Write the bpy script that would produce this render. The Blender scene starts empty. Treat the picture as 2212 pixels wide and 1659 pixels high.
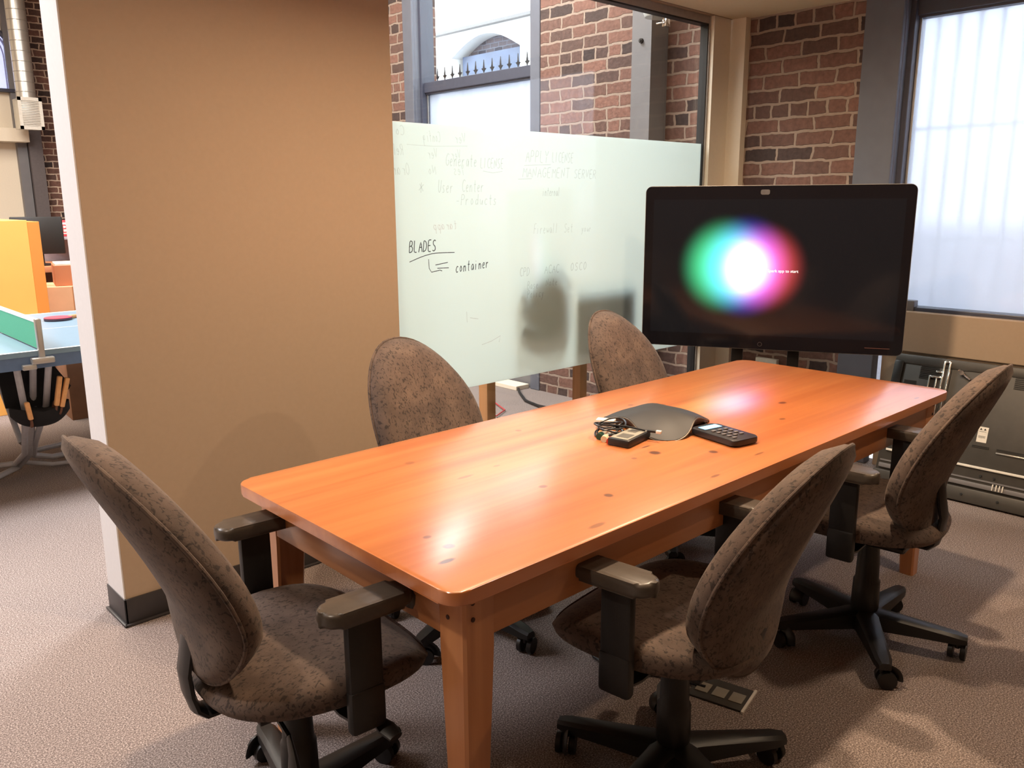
import bpy, bmesh, math, random
from mathutils import Vector, Matrix
random.seed(7)
PI = math.pi
S = bpy.context.scene
COL = S.collection
# ---------------------------------------------------------------- camera, world, lights, exposure
cd = bpy.data.cameras.new('camera'); cam = bpy.data.objects.new('camera', cd); COL.objects.link(cam)
cd.sensor_width = 36.0; cd.lens = 1792.0/2212.0*36.0; cd.clip_start = 0.05; cd.clip_end = 200
cam.matrix_world = Matrix(((0.72865, 0.15077, -0.66808, 0.0),
                           (-0.68487, 0.15328, -0.71236, 0.0),
                           (-0.00500, 0.97661, 0.21494, 1.45), (0, 0, 0, 1)))
S.camera = cam
S.view_settings.view_transform = 'Standard'; S.view_settings.look = 'None'
S.view_settings.gamma = 1.0; S.view_settings.use_curve_mapping = False
S.view_settings.exposure = 0.0
S.cycles.use_denoising = True
S.cycles.max_bounces = 10; S.cycles.transparent_max_bounces = 16
S.cycles.sample_clamp_indirect = 6.0
w = bpy.data.worlds.new('sky'); S.world = w; w.use_nodes = True
w.node_tree.nodes['Background'].inputs[0].default_value = (0.86, 0.93, 1.0, 1)
w.node_tree.nodes['Background'].inputs[1].default_value = 9.5

def area(name, loc, size, power, color, target=None, shape='DISK', sy=None, spread=None):
    l = bpy.data.lights.new(name, 'AREA'); l.energy = power; l.color = color; l.shape = shape; l.size = size
    if sy: l.size_y = sy
    if spread: l.spread = spread
    o = bpy.data.objects.new(name, l); COL.objects.link(o); o.location = loc
    d = (Vector(target) - Vector(loc)) if target else Vector((0, 0, -1))
    o.rotation_euler = d.to_track_quat('-Z', 'Y').to_euler()
    return o
WARM = (1.0, 0.74, 0.50)
area('table_lamp_light_near', (1.60, 1.66, 2.40), 0.09, 36, WARM, (1.6, 1.2, 0.0))
area('table_lamp_light_far', (2.75, 1.66, 2.40), 0.09, 42, WARM, (2.7, 1.2, 0.0))
area('window_side_lamp_light', (2.95, 0.25, 2.40), 0.09, 20, WARM, (2.95, 0.25, 0.0))
area('entry_lamp_light', (-0.15, 1.3, 2.40), 0.10, 15, (1.0, 0.84, 0.68), (0.6, 1.5, 0.4))
area('open_office_light', (0.6, 7.6, 4.3), 2.6, 420, (1.0, 0.90, 0.78), shape='RECTANGLE', sy=4.0)
area('hall_light', (-1.8, 4.6, 4.3), 2.0, 420, (0.95, 0.95, 1.0), shape='RECTANGLE', sy=2.0)
area('next_room_light', (3.2, 4.6, 4.3), 1.2, 230, (0.93, 0.97, 1.0), shape='RECTANGLE', sy=1.2)

# ---------------------------------------------------------------- materials
def lin(c):
    return tuple(((x/255.0)/12.92 if x/255.0 <= 0.04045 else ((x/255.0+0.055)/1.055)**2.4) for x in c) + (1.0,)
MATS = {}
def newmat(name):
    m = bpy.data.materials.new(name); m.use_nodes = True
    return m, m.node_tree.nodes, m.node_tree.links, m.node_tree.nodes['Principled BSDF']
def mat(name, rgb, rough=0.6, metal=0.0, noise=0.06, scale=40.0, bump=0.0, coat=0.0, sheen=0.0, emit=None, es=1.0):
    """plain surface with a little procedural mottling"""
    if name in MATS: return MATS[name]
    m, N, L, P = newmat(name)
    P.inputs['Roughness'].default_value = rough; P.inputs['Metallic'].default_value = metal
    P.inputs['Coat Weight'].default_value = coat; P.inputs['Sheen Weight'].default_value = sheen
    c = lin(rgb)
    tc = N.new('ShaderNodeTexCoord'); nt = N.new('ShaderNodeTexNoise'); nt.inputs['Scale'].default_value = scale
    L.new(tc.outputs['Object'], nt.inputs['Vector'])
    r = N.new('ShaderNodeValToRGB'); L.new(nt.outputs['Fac'], r.inputs[0])
    r.color_ramp.elements[0].position = 0.3; r.color_ramp.elements[1].position = 0.7
    r.color_ramp.elements[0].color = tuple(x*(1-noise) for x in c[:3])+(1,)
    r.color_ramp.elements[1].color = tuple(min(1, x*(1+noise)) for x in c[:3])+(1,)
    L.new(r.outputs[0], P.inputs['Base Color'])
    if bump:
        b = N.new('ShaderNodeBump'); b.inputs['Strength'].default_value = bump; b.inputs['Distance'].default_value = 0.004
        L.new(nt.outputs['Fac'], b.inputs['Height']); L.new(b.outputs[0], P.inputs['Normal'])
    if emit:
        P.inputs['Emission Color'].default_value = lin(emit); P.inputs['Emission Strength'].default_value = es
    MATS[name] = m
    return m
def math_(N, L, op, a, b=None, c=None, clamp=False):
    n = N.new('ShaderNodeMath'); n.operation = op; n.use_clamp = clamp
    for i, v in enumerate((a, b, c)):
        if v is None: continue
        if isinstance(v, (int, float)): n.inputs[i].default_value = v
        else: L.new(v, n.inputs[i])
    return n.outputs[0]
def mixc(N, L, fac, a, b, mode='MIX'):
    n = N.new('ShaderNodeMix'); n.data_type = 'RGBA'; n.blend_type = mode
    for sock, v in ((n.inputs[0], fac), (n.inputs[6], a), (n.inputs[7], b)):
        if isinstance(v, (int, float)): sock.default_value = v
        elif isinstance(v, tuple): sock.default_value = v
        else: L.new(v, sock)
    return n.outputs[2]
def ramp(N, L, fac, stops):
    r = N.new('ShaderNodeValToRGB'); cr = r.color_ramp
    while len(cr.elements) < len(stops): cr.elements.new(0.5)
    for e, (p, c) in zip(cr.elements, stops): e.position = p; e.color = c
    L.new(fac, r.inputs[0]); return r.outputs[0]

def brick_mat(name, axis, tones, mortar):
    """rough old brick: stretcher courses with a header course every sixth row; axis = horizontal axis of the wall"""
    m, N, L, P = newmat(name)
    tc = N.new('ShaderNodeTexCoord'); sp = N.new('ShaderNodeSeparateXYZ'); L.new(tc.outputs['Object'], sp.inputs[0])
    nz = N.new('ShaderNodeTexNoise'); nz.inputs['Scale'].default_value = 11; nz.inputs['Detail'].default_value = 4
    L.new(tc.outputs['Object'], nz.inputs['Vector'])
    s2 = N.new('ShaderNodeSeparateColor'); L.new(nz.outputs['Color'], s2.inputs[0])
    h = math_(N, L, 'MULTIPLY_ADD', s2.outputs[0], 0.042, sp.outputs[axis])
    v = math_(N, L, 'MULTIPLY_ADD', s2.outputs[1], 0.030, sp.outputs['Z'])
    row = math_(N, L, 'FLOOR', math_(N, L, 'DIVIDE', v, 0.080))
    isH = math_(N, L, 'LESS_THAN', math_(N, L, 'MODULO', math_(N, L, 'ADD', row, 600.0), 6.0), 0.5)
    cv = N.new('ShaderNodeCombineXYZ'); L.new(h, cv.inputs[0]); L.new(v, cv.inputs[1])
    outs = []
    for wd in (0.215, 0.112):
        b = N.new('ShaderNodeTexBrick'); b.offset = 0.5; b.squash = 1.0
        b.inputs['Scale'].default_value = 1.0; b.inputs['Brick Width'].default_value = wd
        b.inputs['Row Height'].default_value = 0.080; b.inputs['Mortar Size'].default_value = 0.0088
        b.inputs['Mortar Smooth'].default_value = 0.25; b.inputs['Bias'].default_value = 0.0
        b.inputs['Color1'].default_value = (0, 0, 0, 1); b.inputs['Color2'].default_value = (1, 1, 1, 1)
        b.inputs['Mortar'].default_value = (0.5, 0.5, 0.5, 1)
        L.new(cv.outputs[0], b.inputs['Vector']); outs.append(b)
    tone = mixc(N, L, isH, outs[0].outputs['Color'], outs[1].outputs['Color'])
    fm = N.new('ShaderNodeMix'); L.new(isH, fm.inputs[0]); L.new(outs[0].outputs['Fac'], fm.inputs[2]); L.new(outs[1].outputs['Fac'], fm.inputs[3])
    fac = fm.outputs[0]
    bw = N.new('ShaderNodeRGBToBW'); L.new(tone, bw.inputs[0])
    col = ramp(N, L, bw.outputs[0], [(0.0, lin(tones[0])), (0.3, lin(tones[1])), (0.62, lin(tones[2])), (1.0, lin(tones[3]))])
    n2 = N.new('ShaderNodeTexNoise'); n2.inputs['Scale'].default_value = 38; n2.inputs['Detail'].default_value = 5
    L.new(tc.outputs['Object'], n2.inputs['Vector'])
    col = mixc(N, L, 0.55, col, ramp(N, L, n2.outputs['Fac'], [(0.3, (0.35, 0.33, 0.33, 1)), (0.7, (1, 1, 1, 1))]), 'MULTIPLY')
    col = mixc(N, L, fac, col, lin(mortar))
    L.new(col, P.inputs['Base Color']); P.inputs['Roughness'].default_value = 0.9
    hb = math_(N, L, 'MULTIPLY_ADD', n2.outputs['Fac'], 0.45, math_(N, L, 'SUBTRACT', 1.0, fac))
    bp = N.new('ShaderNodeBump'); bp.inputs['Strength'].default_value = 0.9; bp.inputs['Distance'].default_value = 0.012
    L.new(hb, bp.inputs['Height']); L.new(bp.outputs[0], P.inputs['Normal'])
    return m
TONES = ((64, 52, 50), (98, 74, 66), (122, 88, 76), (140, 100, 86))
M_BRICK_Y = brick_mat('old_brick', 'Y', TONES, (150, 130, 116))
M_BRICK_X = brick_mat('old_brick_side', 'X', TONES, (200, 176, 156))

def carpet_mat():
    m, N, L, P = newmat('carpet_pile')
    tc = N.new('ShaderNodeTexCoord')
    a = N.new('ShaderNodeTexNoise'); a.inputs['Scale'].default_value = 230; a.inputs['Detail'].default_value = 2.5; a.inputs['Roughness'].default_value = 0.75
    b = N.new('ShaderNodeTexNoise'); b.inputs['Scale'].default_value = 1.6; b.inputs['Detail'].default_value = 3
    L.new(tc.outputs['Object'], a.inputs['Vector']); L.new(tc.outputs['Object'], b.inputs['Vector'])
    c = ramp(N, L, a.outputs['Fac'], [(0.30, lin((58, 50, 48))), (0.5, lin((126, 112, 106))), (0.70, lin((206, 192, 184)))])
    c = mixc(N, L, 0.5, c, ramp(N, L, b.outputs['Fac'], [(0.3, (0.82, 0.80, 0.80, 1)), (0.7, (1, 1, 1, 1))]), 'MULTIPLY')
    L.new(c, P.inputs['Base Color']); P.inputs['Roughness'].default_value = 0.95
    bp = N.new('ShaderNodeBump'); bp.inputs['Strength'].default_value = 0.5; bp.inputs['Distance'].default_value = 0.004
    L.new(a.outputs['Fac'], bp.inputs['Height']); L.new(bp.outputs[0], P.inputs['Normal'])
    return m
M_CARPET = carpet_mat()

def wood_mat(name, light, dark, axis='X', knots=(), coat=0.6, rough=0.35, plank=0.0):
    m, N, L, P = newmat(name)
    tc = N.new('ShaderNodeTexCoord'); mp = N.new('ShaderNodeMapping')
    sc = {'X': (1.1, 22, 22), 'Z': (22, 22, 1.1), 'Y': (22, 1.1, 22)}[axis]
    mp.inputs['Scale'].default_value = sc; L.new(tc.outputs['Object'], mp.inputs[0])
    g = N.new('ShaderNodeTexNoise'); g.inputs['Scale'].default_value = 1.0; g.inputs['Detail'].default_value = 6; g.inputs['Distortion'].default_value = 0.6
    L.new(mp.outputs[0], g.inputs['Vector'])
    mp2 = N.new('ShaderNodeMapping'); mp2.inputs['Scale'].default_value = tuple(0.35 if x < 2 else 4.5 for x in sc); L.new(tc.outputs['Object'], mp2.inputs[0])
    g2 = N.new('ShaderNodeTexNoise'); g2.inputs['Scale'].default_value = 1.3; g2.inputs['Detail'].default_value = 3; g2.inputs['Distortion'].default_value = 1.2
    L.new(mp2.outputs[0], g2.inputs['Vector'])
    f = math_(N, L, 'ADD', math_(N, L, 'MULTIPLY', g.outputs['Fac'], 0.45), math_(N, L, 'MULTIPLY', g2.outputs['Fac'], 0.55))
    c = ramp(N, L, f, [(0.34, lin(dark)), (0.62, lin(light))])
    sp = N.new('ShaderNodeSeparateXYZ'); L.new(tc.outputs['Object'], sp.inputs[0])
    if plank:
        pid = math_(N, L, 'FLOOR', math_(N, L, 'DIVIDE', sp.outputs['Y'], plank))
        wn = N.new('ShaderNodeTexWhiteNoise'); wn.noise_dimensions = '1D'; L.new(pid, wn.inputs['W'])
        c = mixc(N, L, 0.55, c, ramp(N, L, wn.outputs['Value'], [(0.0, (0.66, 0.60, 0.56, 1)), (1.0, (1, 1, 1, 1))]), 'MULTIPLY')
    tot = None
    for (kx, ky, rx, ry, st) in knots:
        dx = math_(N, L, 'DIVIDE', math_(N, L, 'SUBTRACT', sp.outputs['X'], kx), rx)
        dy = math_(N, L, 'DIVIDE', math_(N, L, 'SUBTRACT', sp.outputs['Y'], ky), ry)
        d = math_(N, L, 'ADD', math_(N, L, 'MULTIPLY', dx, dx), math_(N, L, 'MULTIPLY', dy, dy))
        k = math_(N, L, 'MULTIPLY', math_(N, L, 'SUBTRACT', 1.5, d, clamp=True), st)
        tot = k if tot is None else math_(N, L, 'MAXIMUM', tot, k)
    if tot is not None: c = mixc(N, L, tot, c, lin((62, 26, 14)))
    L.new(c, P.inputs['Base Color']); P.inputs['Roughness'].default_value = rough
    P.inputs['Coat Weight'].default_value = coat; P.inputs['Coat Roughness'].default_value = 0.21; P.inputs['Coat IOR'].default_value = 1.7
    bp = N.new('ShaderNodeBump'); bp.inputs['Strength'].default_value = 0.12; bp.inputs['Distance'].default_value = 0.002
    L.new(g.outputs['Fac'], bp.inputs['Height']); L.new(bp.outputs[0], P.inputs['Normal'])
    return m
K = [(1.021,1.286,.013,.012,1),(0.971,1.231,.020,.008,1),(1.018,1.357,.010,.008,.7),(1.869,1.392,.016,.017,1),(1.997,1.28,.013,.013,.9),
     (1.784,1.40,.009,.008,.6),(1.898,1.447,.020,.004,.9),(1.431,1.412,.012,.010,.7),(1.501,1.254,.011,.012,.9),(1.303,1.808,.015,.012,.4),
     (1.333,1.145,.026,.008,.6),(2.349,1.725,.014,.012,.6),(2.684,1.445,.018,.012,.8),(1.817,1.155,.020,.006,.7),(2.477,1.33,.014,.008,.6),
     (1.337,1.608,.026,.007,.5),(1.751,1.838,.010,.010,.6),(2.269,1.803,.012,.010,.6),(3.098,1.14,.020,.006,.7),(2.076,1.179,.024,.005,.6),(1.46,1.62,.012,.006,.4)]
M_TOP = wood_mat('varnished_pine_top', (220, 138, 76), (192, 108, 54), 'X', [(x-2.10, y-1.55, a, b, s*.85) for x, y, a, b, s in K], plank=0.128, coat=1.0)
M_PINE = wood_mat('pine_rail', (194, 130, 80), (160, 98, 56), 'X', coat=0.4)
M_PINEY = wood_mat('pine_rail_short', (196, 136, 86), (164, 104, 62), 'Y', coat=0.4)
M_PINEZ = wood_mat('pine_leg', (202, 138, 88), (168, 104, 60), 'Z', coat=0.4)
M_DESKWOOD = wood_mat('light_wood', (196, 142, 92), (160, 108, 64), 'Z', coat=0.1, rough=0.55)
M_CARD = mat('cardboard', (206, 150, 108), 0.85, noise=0.05, scale=12)
M_CARDD = mat('dark_cardboard', (130, 92, 66), 0.85, noise=0.08, scale=12)

def fabric_mat():
    m, N, L, P = newmat('mottled_velvet')
    tc = N.new('ShaderNodeTexCoord')
    a = N.new('ShaderNodeTexNoise'); a.inputs['Scale'].default_value = 14; a.inputs['Detail'].default_value = 5
    mp = N.new('ShaderNodeMapping'); mp.inputs['Scale'].default_value = (1.6, 1, 1); L.new(tc.outputs['Object'], mp.inputs[0])
    v = N.new('ShaderNodeTexNoise'); v.inputs['Scale'].default_value = 85; v.inputs['Detail'].default_value = 2.0; v.inputs['Distortion'].default_value = 0.8
    L.new(tc.outputs['Object'], a.inputs['Vector']); L.new(mp.outputs[0], v.inputs['Vector'])
    c = ramp(N, L, a.outputs['Fac'], [(0.30, lin((76, 62, 54))), (0.50, lin((90, 74, 65))), (0.70, lin((106, 88, 76)))])
    sp = ramp(N, L, v.outputs['Fac'], [(0.37, (0.16, 0.15, 0.16, 1)), (0.46, (1, 1, 1, 1))])
    c = mixc(N, L, 0.75, c, sp, 'MULTIPLY')
    L.new(c, P.inputs['Base Color']); P.inputs['Roughness'].default_value = 0.85
    P.inputs['Sheen Weight'].default_value = 0.15; P.inputs['Sheen Roughness'].default_value = 0.4
    P.inputs['Sheen Tint'].default_value = (0.8, 0.7, 0.62, 1)
    b = N.new('ShaderNodeTexNoise'); b.inputs['Scale'].default_value = 420; L.new(tc.outputs['Object'], b.inputs['Vector'])
    bp = N.new('ShaderNodeBump'); bp.inputs['Strength'].default_value = 0.25; bp.inputs['Distance'].default_value = 0.002
    L.new(b.outputs['Fac'], bp.inputs['Height']); L.new(bp.outputs[0], P.inputs['Normal'])
    return m
M_FABRIC = fabric_mat()
M_PLASTIC = mat('black_plastic', (24, 22, 21), 0.45, noise=0.1, scale=300, bump=0.05)
M_ARMPAD = mat('armrest_urethane', (74, 66, 58), 0.33, noise=0.05, scale=120)
M_BLKMETAL = mat('black_metal', (40, 37, 36), 0.4, metal=0.4)
M_BEIGE = mat('beige_paint', (168, 146, 123), 0.8, noise=0.015, scale=60, bump=0.05)
M_CREAM = mat('cream_paint', (224, 212, 192), 0.8, noise=0.015, scale=60, bump=0.04)
M_CEIL = mat('ceiling_paint', (206, 190, 160), 0.85, noise=0.015, scale=60)
M_BASEB = mat('rubber_baseboard', (52, 48, 48), 0.45, noise=0.05)
M_STEEL = mat('grey_painted_steel', (112, 110, 112), 0.5, noise=0.05, scale=8)
M_DKFRAME = mat('dark_window_frame', (66, 68, 82), 0.4, noise=0.05)
M_TRIMGREY = mat('grey_trim_paint', (96, 98, 108), 0.55, noise=0.05, scale=12)
M_ALU = mat('brushed_aluminium', (176, 172, 166), 0.35, metal=0.8, noise=0.03)
M_CHROME = mat('chrome', (220, 220, 220), 0.12, metal=1.0, noise=0.01)
M_GASKET = mat('black_gasket', (22, 22, 24), 0.5)
M_WHITEP = mat('white_plastic', (226, 222, 212), 0.45)
M_PANELGREY = mat('dark_grey_sheet_metal', (70, 67, 63), 0.5, metal=0.3, noise=0.08, scale=20)
M_VENT = mat('vent_mesh', (38, 36, 33), 0.7, noise=0.5, scale=500)
M_IRON = mat('wrought_iron', (50, 50, 56), 0.6)
M_DUCT = mat('galvanised_duct', (214, 212, 204), 0.32, metal=0.7, noise=0.04, scale=9)
M_OUTWALL = mat('white_render', (232, 234, 236), 0.9, noise=0.02)
M_OUTGND = mat('outside_paving', (150, 150, 150), 0.9)
M_ORANGE = mat('orange_laminate', (240, 172, 86), 0.55, noise=0.03, scale=4)
M_ORANGED = mat('orange_edge', (214, 132, 54), 0.55, noise=0.03, scale=4)

def two_sided_fresnel(N, L, ior):
    g = N.new('ShaderNodeNewGeometry'); fr = N.new('ShaderNodeFresnel')
    L.new(math_(N, L, 'MULTIPLY_ADD', g.outputs['Backfacing'], 1/ior-ior, ior), fr.inputs[0])
    return fr.outputs[0]
def clear_glass(name, tint=(0.97, 0.98, 0.97), ior=1.5):
    m, N, L, P = newmat(name); N.remove(P); out = N['Material Output']
    t = N.new('ShaderNodeBsdfTransparent'); t.inputs[0].default_value = tint+(1,)
    g = N.new('ShaderNodeBsdfGlossy'); g.inputs['Roughness'].default_value = 0.0
    fr = two_sided_fresnel(N, L, ior)
    # both faces of the sheet reflect
    mx = N.new('ShaderNodeMixShader'); L.new(fr, mx.inputs[0]); L.new(t.outputs[0], mx.inputs[1]); L.new(g.outputs[0], mx.inputs[2])
    L.new(mx.outputs[0], out.inputs[0]); return m
M_GLASS = clear_glass('clear_glass')
def frosted(name, rgb, wdiff, wtrans, rough, gloss=True):
    """milky film: part scatters back, part glows through, part is a blurred view of what stands right behind"""
    m, N, L, P = newmat(name); N.remove(P); out = N['Material Output']
    c = lin(rgb)
    d = N.new('ShaderNodeBsdfDiffuse'); d.inputs[0].default_value = c
    t = N.new('ShaderNodeBsdfTranslucent'); t.inputs[0].default_value = c
    r = N.new('ShaderNodeBsdfRefraction'); r.inputs['Color'].default_value = c; r.inputs['IOR'].default_value = 1.25; r.inputs['Roughness'].default_value = rough
    m1 = N.new('ShaderNodeMixShader'); m1.inputs[0].default_value = wtrans/(wdiff+wtrans); L.new(d.outputs[0], m1.inputs[1]); L.new(t.outputs[0], m1.inputs[2])
    m2 = N.new('ShaderNodeMixShader'); m2.inputs[0].default_value = 1-(wdiff+wtrans); L.new(m1.outputs[0], m2.inputs[1]); L.new(r.outputs[0], m2.inputs[2])
    g = N.new('ShaderNodeBsdfGlossy'); g.inputs['Roughness'].default_value = 0.03
    fr = two_sided_fresnel(N, L, 1.45)
    m3 = N.new('ShaderNodeMixShader'); L.new(fr, m3.inputs[0]); L.new(m2.outputs[0], m3.inputs[1]); L.new(g.outputs[0], m3.inputs[2])
    L.new((m3 if gloss else m2).outputs[0], out.inputs[0]); return m
M_BOARD = frosted('frosted_white_film', (234, 244, 243), 0.15, 0.73, 0.42)
M_FROST = frosted('frosted_window_pane', (236, 240, 248), 0.16, 0.42, 0.29)

# ---------------------------------------------------------------- mesh helpers
class MB:
    def __init__(s): s.bm = bmesh.new()
    def _add(s, verts, mtx):
        if mtx is not None: bmesh.ops.transform(s.bm, matrix=mtx, verts=verts)
    def box(s, c, d, bev=0.0, seg=2, mtx=None, taper=None):
        r = bmesh.ops.create_cube(s.bm, size=1.0); vs = r['verts']
        for v in vs:
            top = v.co.z > 0
            v.co = Vector((v.co.x*d[0], v.co.y*d[1], v.co.z*d[2]))
            if taper and top: v.co.x *= taper[0]; v.co.y *= taper[1]
        if bev > 0:
            es = list({e for v in vs for e in v.link_edges})
            r2 = bmesh.ops.bevel(s.bm, geom=es, offset=bev, segments=seg, profile=0.5, affect='EDGES')
            vs = list({v for f in r2['faces'] for v in f.verts} | {v for v in vs if v.is_valid})
        M = Matrix.Translation(c)
        if mtx is not None: M = M @ mtx
        bmesh.ops.transform(s.bm, matrix=M, verts=vs)
        return s
    def box2(s, a, b, bev=0.0, seg=2):
        return s.box([(a[i]+b[i])/2 for i in range(3)], [abs(b[i]-a[i]) for i in range(3)], bev, seg)
    def tube(s, pts, r, n=8, caps=True, flat=None):
        pts = [Vector(p) for p in pts]; rs = r if isinstance(r, (list, tuple)) else [r]*len(pts)
        t0 = (pts[1]-pts[0]).normalized(); up = Vector((0, 0, 1)) if abs(t0.z) < 0.9 else Vector((1, 0, 0))
        nrm = (up - t0*up.dot(t0)).normalized(); rings = []
        for i, p in enumerate(pts):
            t = ((pts[min(i+1, len(pts)-1)]-p).normalized() + (p-pts[max(i-1, 0)]).normalized())
            t = t.normalized() if t.length > 1e-9 else t0
            nrm = nrm - t*nrm.dot(t); nrm = nrm.normalized() if nrm.length > 1e-6 else Vector((1, 0, 0)); bn = t.cross(nrm)
            fx, fy = flat or (1, 1)
            rings.append([s.bm.verts.new(p + (nrm*math.cos(2*PI*k/n)*fx + bn*math.sin(2*PI*k/n)*fy)*rs[i]) for k in range(n)])
        for a, b in zip(rings, rings[1:]):
            for k in range(n): s.bm.faces.new((a[k], a[(k+1) % n], b[(k+1) % n], b[k]))
        if caps:
            s.bm.faces.new(rings[0][::-1]); s.bm.faces.new(rings[-1])
        return s
    def cyl(s, a, b, r0, r1=None, n=20): return s.tube([a, b], [r0, r0 if r1 is None else r1], n)
    def lathe(s, prof, c=(0, 0, 0), n=24):
        rings = []
        for r, z in prof: rings.append([s.bm.verts.new((c[0]+r*math.cos(2*PI*k/n), c[1]+r*math.sin(2*PI*k/n), c[2]+z)) for k in range(n)])
        for a, b in zip(rings, rings[1:]):
            for k in range(n): s.bm.faces.new((a[k], a[(k+1) % n], b[(k+1) % n], b[k]))
        s.bm.faces.new(rings[0][::-1]); s.bm.faces.new(rings[-1]); return s
    def prism(s, pts, z0, z1, bev=0.0, seg=2, mtx=None):
        a = [s.bm.verts.new((x, y, z0)) for x, y in pts]; b = [s.bm.verts.new((x, y, z1)) for x, y in pts]
        fs = [s.bm.faces.new(a[::-1]), s.bm.faces.new(b)]
        n = len(pts)
        for k in range(n): s.bm.faces.new((a[k], a[(k+1) % n], b[(k+1) % n], b[k]))
        vs = a+b
        if bev:
            es = [e for f in fs for e in f.edges]
            r2 = bmesh.ops.bevel(s.bm, geom=es, offset=bev, segments=seg, profile=0.5, affect='EDGES')
            vs = list({v for f in r2['faces'] for v in f.verts} | {v for v in vs if v.is_valid})
        if mtx is not None: bmesh.ops.transform(s.bm, matrix=mtx, verts=vs)
        return s
    def build(s, name, m, parent=None, smooth=True, loc=None, angle=0.6):
        bmesh.ops.recalc_face_normals(s.bm, faces=s.bm.faces)
        me = bpy.data.meshes.new(name); s.bm.to_mesh(me); s.bm.free()
        me.materials.append(m)
        if smooth:
            for p in me.polygons: p.use_smooth = True
            me.set_sharp_from_angle(angle=angle)
        o = bpy.data.objects.new(name, me); COL.objects.link(o)
        if parent: o.parent = parent
        if loc: o.location = loc
        return o
def rrect(w, d, r, seg=6, cx=0, cy=0):
    pts = []
    for (sx, sy, a0) in ((1, 1, 0), (-1, 1, PI/2), (-1, -1, PI), (1, -1, 3*PI/2)):
        for k in range(seg+1):
            a = a0+PI/2*k/seg
            pts.append((cx+sx*(w/2-r)+r*math.cos(a), cy+sy*(d/2-r)+r*math.sin(a)))
    return pts
def rbox(c, d, bev=0.0, seg=2, m=None): return MB().box(c, d, bev, seg, m)
def tag(o, label, cat, group=None, kind=None):
    if label: o['label'] = label
    if cat: o['category'] = cat
    if group: o['group'] = group
    if kind: o['kind'] = kind
    return o
def thing(name, label, cat, loc=(0, 0, 0), rz=0.0, group=None):
    o = bpy.data.objects.new(name, None); COL.objects.link(o); o.location = loc; o.rotation_euler = (0, 0, rz)
    o.empty_display_size = 0.1
    return tag(o, label, cat, group)
def struct(o, label=None, cat=None):
    o['kind'] = 'structure'
    if label: o['label'] = label
    if cat: o['category'] = cat
    return o
CH = {}
def copy_tree(o, parent=None):
    c = o.copy(); COL.objects.link(c); c.parent = parent
    for k in [x for x in bpy.data.objects if x.parent == o]: copy_tree(k, c)
    return c

# ---------------------------------------------------------------- room shell
XB = 4.50
struct(MB().box2((-4.0, -3.0, -0.12), (4.62, 14.2, 0.0)).build('floor', M_CARPET, smooth=False), 'brown grey speckled carpet floor', 'floor')
struct(MB().box2((-4.0, -3.0, 2.47), (4.50, 2.86, 2.62)).build('ceiling', M_CEIL, smooth=False), 'low beige ceiling over the meeting table', 'ceiling')
struct(MB().box2((-4.0, 2.86, 4.5), (5.0, 14.2, 4.6)).build('ceiling_high', M_CEIL, smooth=False), 'high ceiling over the open office', 'ceiling')
struct(MB().box2((0.84, 2.872, 0.0), (2.04, 3.04, 4.5)).build('wall_left', M_BEIGE, smooth=False), 'beige partition wall beside the glass board', 'wall')
struct(MB().box2((2.04, 2.872, 2.47), (4.50, 3.04, 4.5)).build('wall_header', M_BEIGE, smooth=False), 'beige wall band above the glass partition', 'wall')
struct(MB().box2((-4.0, 2.872, 2.47), (0.84, 3.04, 4.5)).build('wall_header_entry', M_BEIGE, smooth=False))
struct(MB().box2((-4.12, -3.0, 0), (-4.0, 14.2, 4.6)).build('wall_back', M_BEIGE, smooth=False))
struct(MB().box2((-4.0, -3.12, 0), (5.0, -3.0, 4.6)).build('wall_side', M_BEIGE, smooth=False))
struct(MB().box2((4.28, 2.872, 0), (4.45, 2.96, 2.47)).box2((4.45, 2.775, 0), (4.50, 2.96, 2.47)).build('wall_stub', M_CREAM, smooth=False), 'narrow beige wall end between the glass frame and the brick', 'wall')
struct(MB().box2((0.835, 2.873, 0.0), (0.8405, 3.039, 4.49)).build('wall_end_lit', mat('hall_lit_end', (206, 202, 200), .8, noise=.015, scale=60), smooth=False), 'end face of the beige partition, hall light put into its pale colour', 'trim')  # thin added skin on the beige wall; hall light painted in as paler colour
# baseboard around the partition end
bb = MB(); h = 0.10
bb.box2((0.832, 2.864, 0.0), (2.04, 2.872, h), 0.002).box2((0.832, 2.864, 0), (0.84, 3.048, h), 0.002)
bb.box2((0.822, 2.854, 0.0), (2.04, 2.868, 0.010), 0.004).box2((0.822, 2.854, 0), (0.836, 3.058, 0.010), 0.004)
struct(bb.build('baseboard_left', M_BASEB), 'dark rubber baseboard along the beige partition', 'baseboard')
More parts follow.
